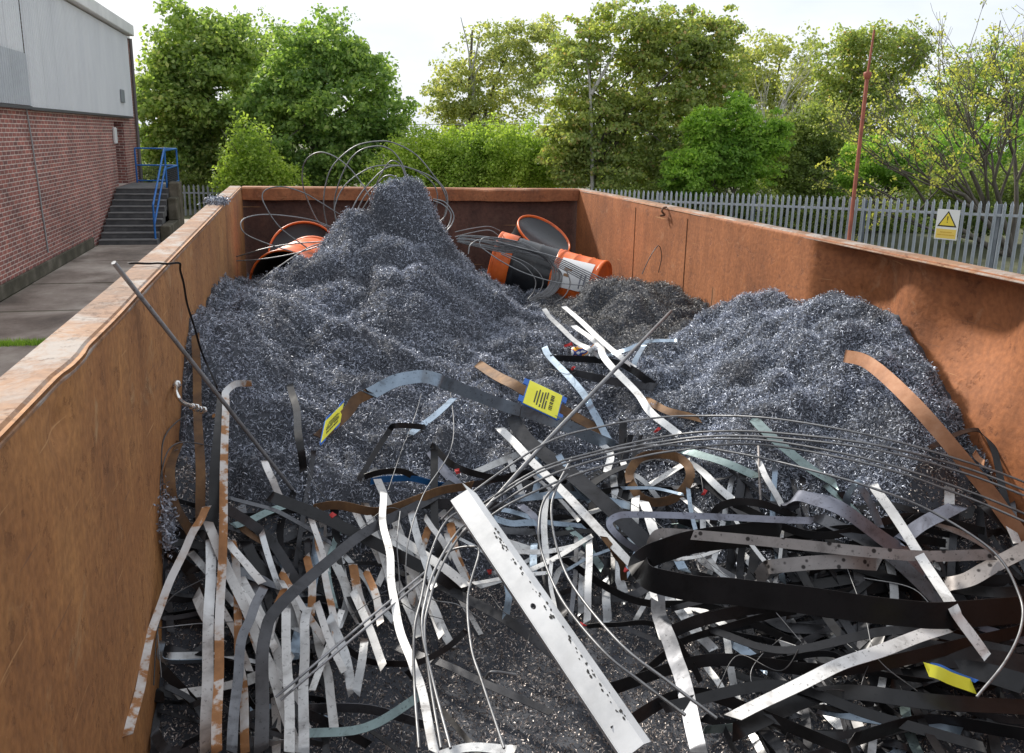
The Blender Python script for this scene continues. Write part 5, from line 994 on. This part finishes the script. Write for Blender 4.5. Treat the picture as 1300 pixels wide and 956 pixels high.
for k_ in range(13):
    f_ = k_/12; jx_ = random.uniform(-12, 12)
    lps.append(LY(o6([(-60+jx_, 190+50*f_), (100, 190+90*f_+jx_), (300, 215+110*f_), (480, 250+90*f_), (620+60*f_, 330+70*f_), (720+80*f_-jx_, 450+60*f_), (700+70*f_, 590+40*f_), (610+60*f_, 680+30*f_), (510+70*f_+jx_, 720+15*f_)]), 4.72, 4.55))
for k_ in range(6):
    lps.append(LY(o6([(250+k_*40, 235+18*k_), (500+25*k_, 300+10*k_), (760, 370+14*k_), (980, 470+18*k_), (1170-18*k_, 560+14*k_)]), 4.66, 4.40))
lps += [LY(o6([(130, 280), (125, 240), (170, 205), (300, 210), (450, 240)]), 4.62, 4.66), LY(o6([(140, 290), (300, 400), (500, 500), (760, 575), (1030, 605)]), 4.6, 4.4), LY(o6([(300, 340), (480, 430), (580, 550), (570, 650), (520, 715)]), 4.58, 4.5), LY(o6([(280, 320), (520, 420), (640, 540), (620, 650), (530, 720)]), 4.6, 4.5),
        LY(o6([(-80, 160), (60, 130), (200, 115), (290, 150)]), 4.85, 4.9), LY(o6([(-80, 200), (60, 165), (200, 145), (280, 190)]), 4.8, 4.85), LY(o6([(30, 340), (45, 270), (110, 225), (200, 220)]), 4.6, 4.65), LY(o6([(840, 480), (870, 580), (830, 680), (740, 745)]), 4.45, 4.35)]
coil('wire_coil', 'thick coil of grey wire draped over the black pail', lps, 3.4)

# ------------------------------------------------------------------ small things
def card(name, label, corners, th=.0015):
    """yellow card in a blue holder; corners in photo pixels with lift, clockwise from the head"""
    Q = [hit(*c) for c in corners]; c0 = sum(Q, Vector())/4; root = empty(name, c0); tag(root, label, 'tag'); u = (Q[1]-Q[0]+Q[2]-Q[3])/2; v = (Q[3]-Q[0]+Q[2]-Q[1])/2; n_ = u.cross(v).normalized()
    if n_.dot(CAM-c0) < 0: n_ = -n_
    def pl(nm, m, a0, a1, b0, b1, d, tk):
        P = [u*a+v*b_ for a, b_ in ((a0, b0), (a1, b0), (a1, b1), (a0, b1))]; mb = MB(); mb.add([p+n_*d for p in P]+[p+n_*(d-tk) for p in P], [(0, 1, 2, 3), (7, 6, 5, 4), (0, 4, 5, 1), (1, 5, 6, 2), (2, 6, 7, 3), (3, 7, 4, 0)]); return mb.build(nm, m, root)
    pl('card', M['tag'], -.5, .5, -.5, .5, .003, th)
    bk = pl('holder', M['tag_blue'], -.53, .53, -.53, .53, .0012, .003)
    for a, b_ in ((-.58, -.38), (-.58, .36), (.58, -.38), (.58, .36)): pl('holder_clip', M['tag_blue'], a-.07, a+.07, b_-.12, b_+.12, .0022, .004)
    for a, b0, b1 in ((-.22, -.2, .3), (-.14, -.3, .35), (-.05, -.25, .2), (-.05, .26, .38), (.03, -.3, .38), (.10, -.34, -.05), (.10, .02, .36)): pl('print_line', M['ink'], a-.018, a+.018, b0, b1, .0046, .001)
    for j in range(9): pl('barcode_bar', M['ink'], .20, .30, -.3+j*.072, -.3+j*.072+random.uniform(.02, .05), .0046, .001)
    return root
card('yellow_tag', 'yellow printed tag in blue holder beside the dark rod', [(672,483,.14),(714,503,.14),(706,532,.13),(664,512,.13)])
card('yellow_tag', 'yellow printed tag seen edge on below the rusted strip end', [(436,512,.13),(431,536,.11),(407,563,.09),(413,534,.11)])
# drink can
cc = hit(744, 448, .035); ca = Vector((.85, -.35, .12)).normalized(); can = empty('drink_can', cc); can.rotation_mode = 'QUATERNION'; can.rotation_quaternion = ca.to_track_quat('Z', 'Y'); tag(can, 'white blue and orange drink can lying among the strips', 'can')
CANM = mat('can_print', (.8, .8, .8), .3, .3); t_ = CANM.node_tree; tcn = nd(t_, 'ShaderNodeTexCoord'); nz = nd(t_, 'ShaderNodeTexNoise', Scale=26, Detail=1); t_.links.new(tcn.outputs['Object'], nz.inputs['Vector']); rr_ = ramp(t_, [(0, (.75, .76, .78)), (.46, (.9, .42, .04)), (.52, (.85, .25, .03)), (.56, (.03, .06, .25)), (.66, (.75, .76, .78))], 'CONSTANT'); t_.links.new(nz.outputs['Fac'], rr_.inputs[0]); t_.links.new(rr_.outputs[0], t_.nodes['Principled BSDF'].inputs['Base Color'])
b = MB(); b.lathe([(.027, -.062), (.033, -.054), (.033, .050), (.027, .060)], 24); b.build('body', CANM, can)
b = MB(); b.lathe([(.0, -.058), (.024, -.058), (.027, -.063), (.0275, -.060)], 24); b.lathe([(.027, .059), (.0275, .063), (.025, .061), (0, .058)], 24); b.build('can_end', M['chrome'], can)
# hose fitting chain hanging by the left wall
hs = [hit(224,488,.20), hit(224,500,.20), hit(232,511,.19), hit(244,516,.18), hit(258,521,.17), hit(276,530,.14)]
ft = empty('hose_fitting', hs[0]); tag(ft, 'shiny plated hose fittings hanging beside the left wall', 'pipe fitting')
def fpart(nm, p, d, r, l, n=6): mb = MB(); d = d.normalized(); p = p-ft.location; mb.tube([p-d*l/2, p-d*l*.35, p+d*l*.35, p+d*l/2], [r*.8, r, r, r*.8], n); return mb.build(nm, M['chrome'], ft)
mb = MB(); sp_ = spline([p-ft.location for p in hs[:4]], 6); mb.tube(sp_, .006, 8); mb.build('elbow_pipe', M['chrome'], ft)
fpart('hex_nut', hs[0], hs[0]-hs[1], .013, .018)
dd = hs[4]-hs[3]
for k_ in range(4): fpart('hex_nut', hs[3]+dd*(k_*.34), dd, .0115 if k_ % 2 else .009, .013)
fpart('hose_tail', hs[5], hs[5]-hs[4], .008, .03, 8)
# red tape scraps
for k_, (x, y, lb) in enumerate(((728,467,'red tape scrap on the dark curved strip'),(722,438,'red and white scrap beside the drink can'),(581,598,'red tape scrap on the slate strip'),(607,646,'red tape scrap beside the channel top'),(420,655,'red tape scrap under the brown band'),(834,546,'red tape scrap under the highest wire'),(622,726,'red tape scrap under the left edge of the channel'),(894,625,'tiny red tape on the thin dark wire'),(740,793,'red tape scrap at the end of the thin black strip'),(795,724,'red tape scrap by the brown hooked end'))):
    c_ = hit(x, y, .15); q_ = (c_-CAM).length/F_PX; mb = MB(); e1 = _ri*q_; e2 = _up*q_; e3 = -_fw*q_; R_ = lambda s: random.uniform(-s, s)
    a_ = random.uniform(0, PI); ca, sa = math.cos(a_), math.sin(a_); ln_, wd_ = random.uniform(3.5, 6.5), random.uniform(2.0, 3.6)
    mb.add([e1*(u*ca-v*sa+R_(.8))+e2*((u*sa+v*ca)*.7+R_(.8))+e3*w_ for u, v, w_ in ((-ln_, -wd_, R_(1.5)), (0, -wd_*.8, 3+R_(1)), (ln_, -wd_, R_(1.5)), (ln_*.9, wd_, R_(2)), (0, wd_, 2+R_(1)), (-ln_, wd_*.7, R_(2)))], [(0, 1, 4, 5), (1, 2, 3, 4)])
    o = mb.build('tape_scrap', M['red']); o.location = c_; tag(o, lb, 'scrap'); sm_ = o.modifiers.new('thickness', 'SOLIDIFY'); sm_.thickness = .0012
S([(1178,850,.2),(1200,858,.2),(1235,872,.18)],'tag',13,'yellow printed scrap at the lower right',name='card_scrap',cat='scrap',mode='cam')
S([(1180,843,.19),(1203,850,.19),(1240,866,.17)],'tag_blue',4,'blue edge strip beside the yellow scrap',name='plastic_strip',cat='scrap',mode='cam')
S([(1236,574,.10),(1242,582,.10),(1250,588,.09)],'orange_rust',6,'orange scrap of swarf caught at the right wall',name='rust_flake',cat='scrap',mode='cam')
# plastic wrap rag
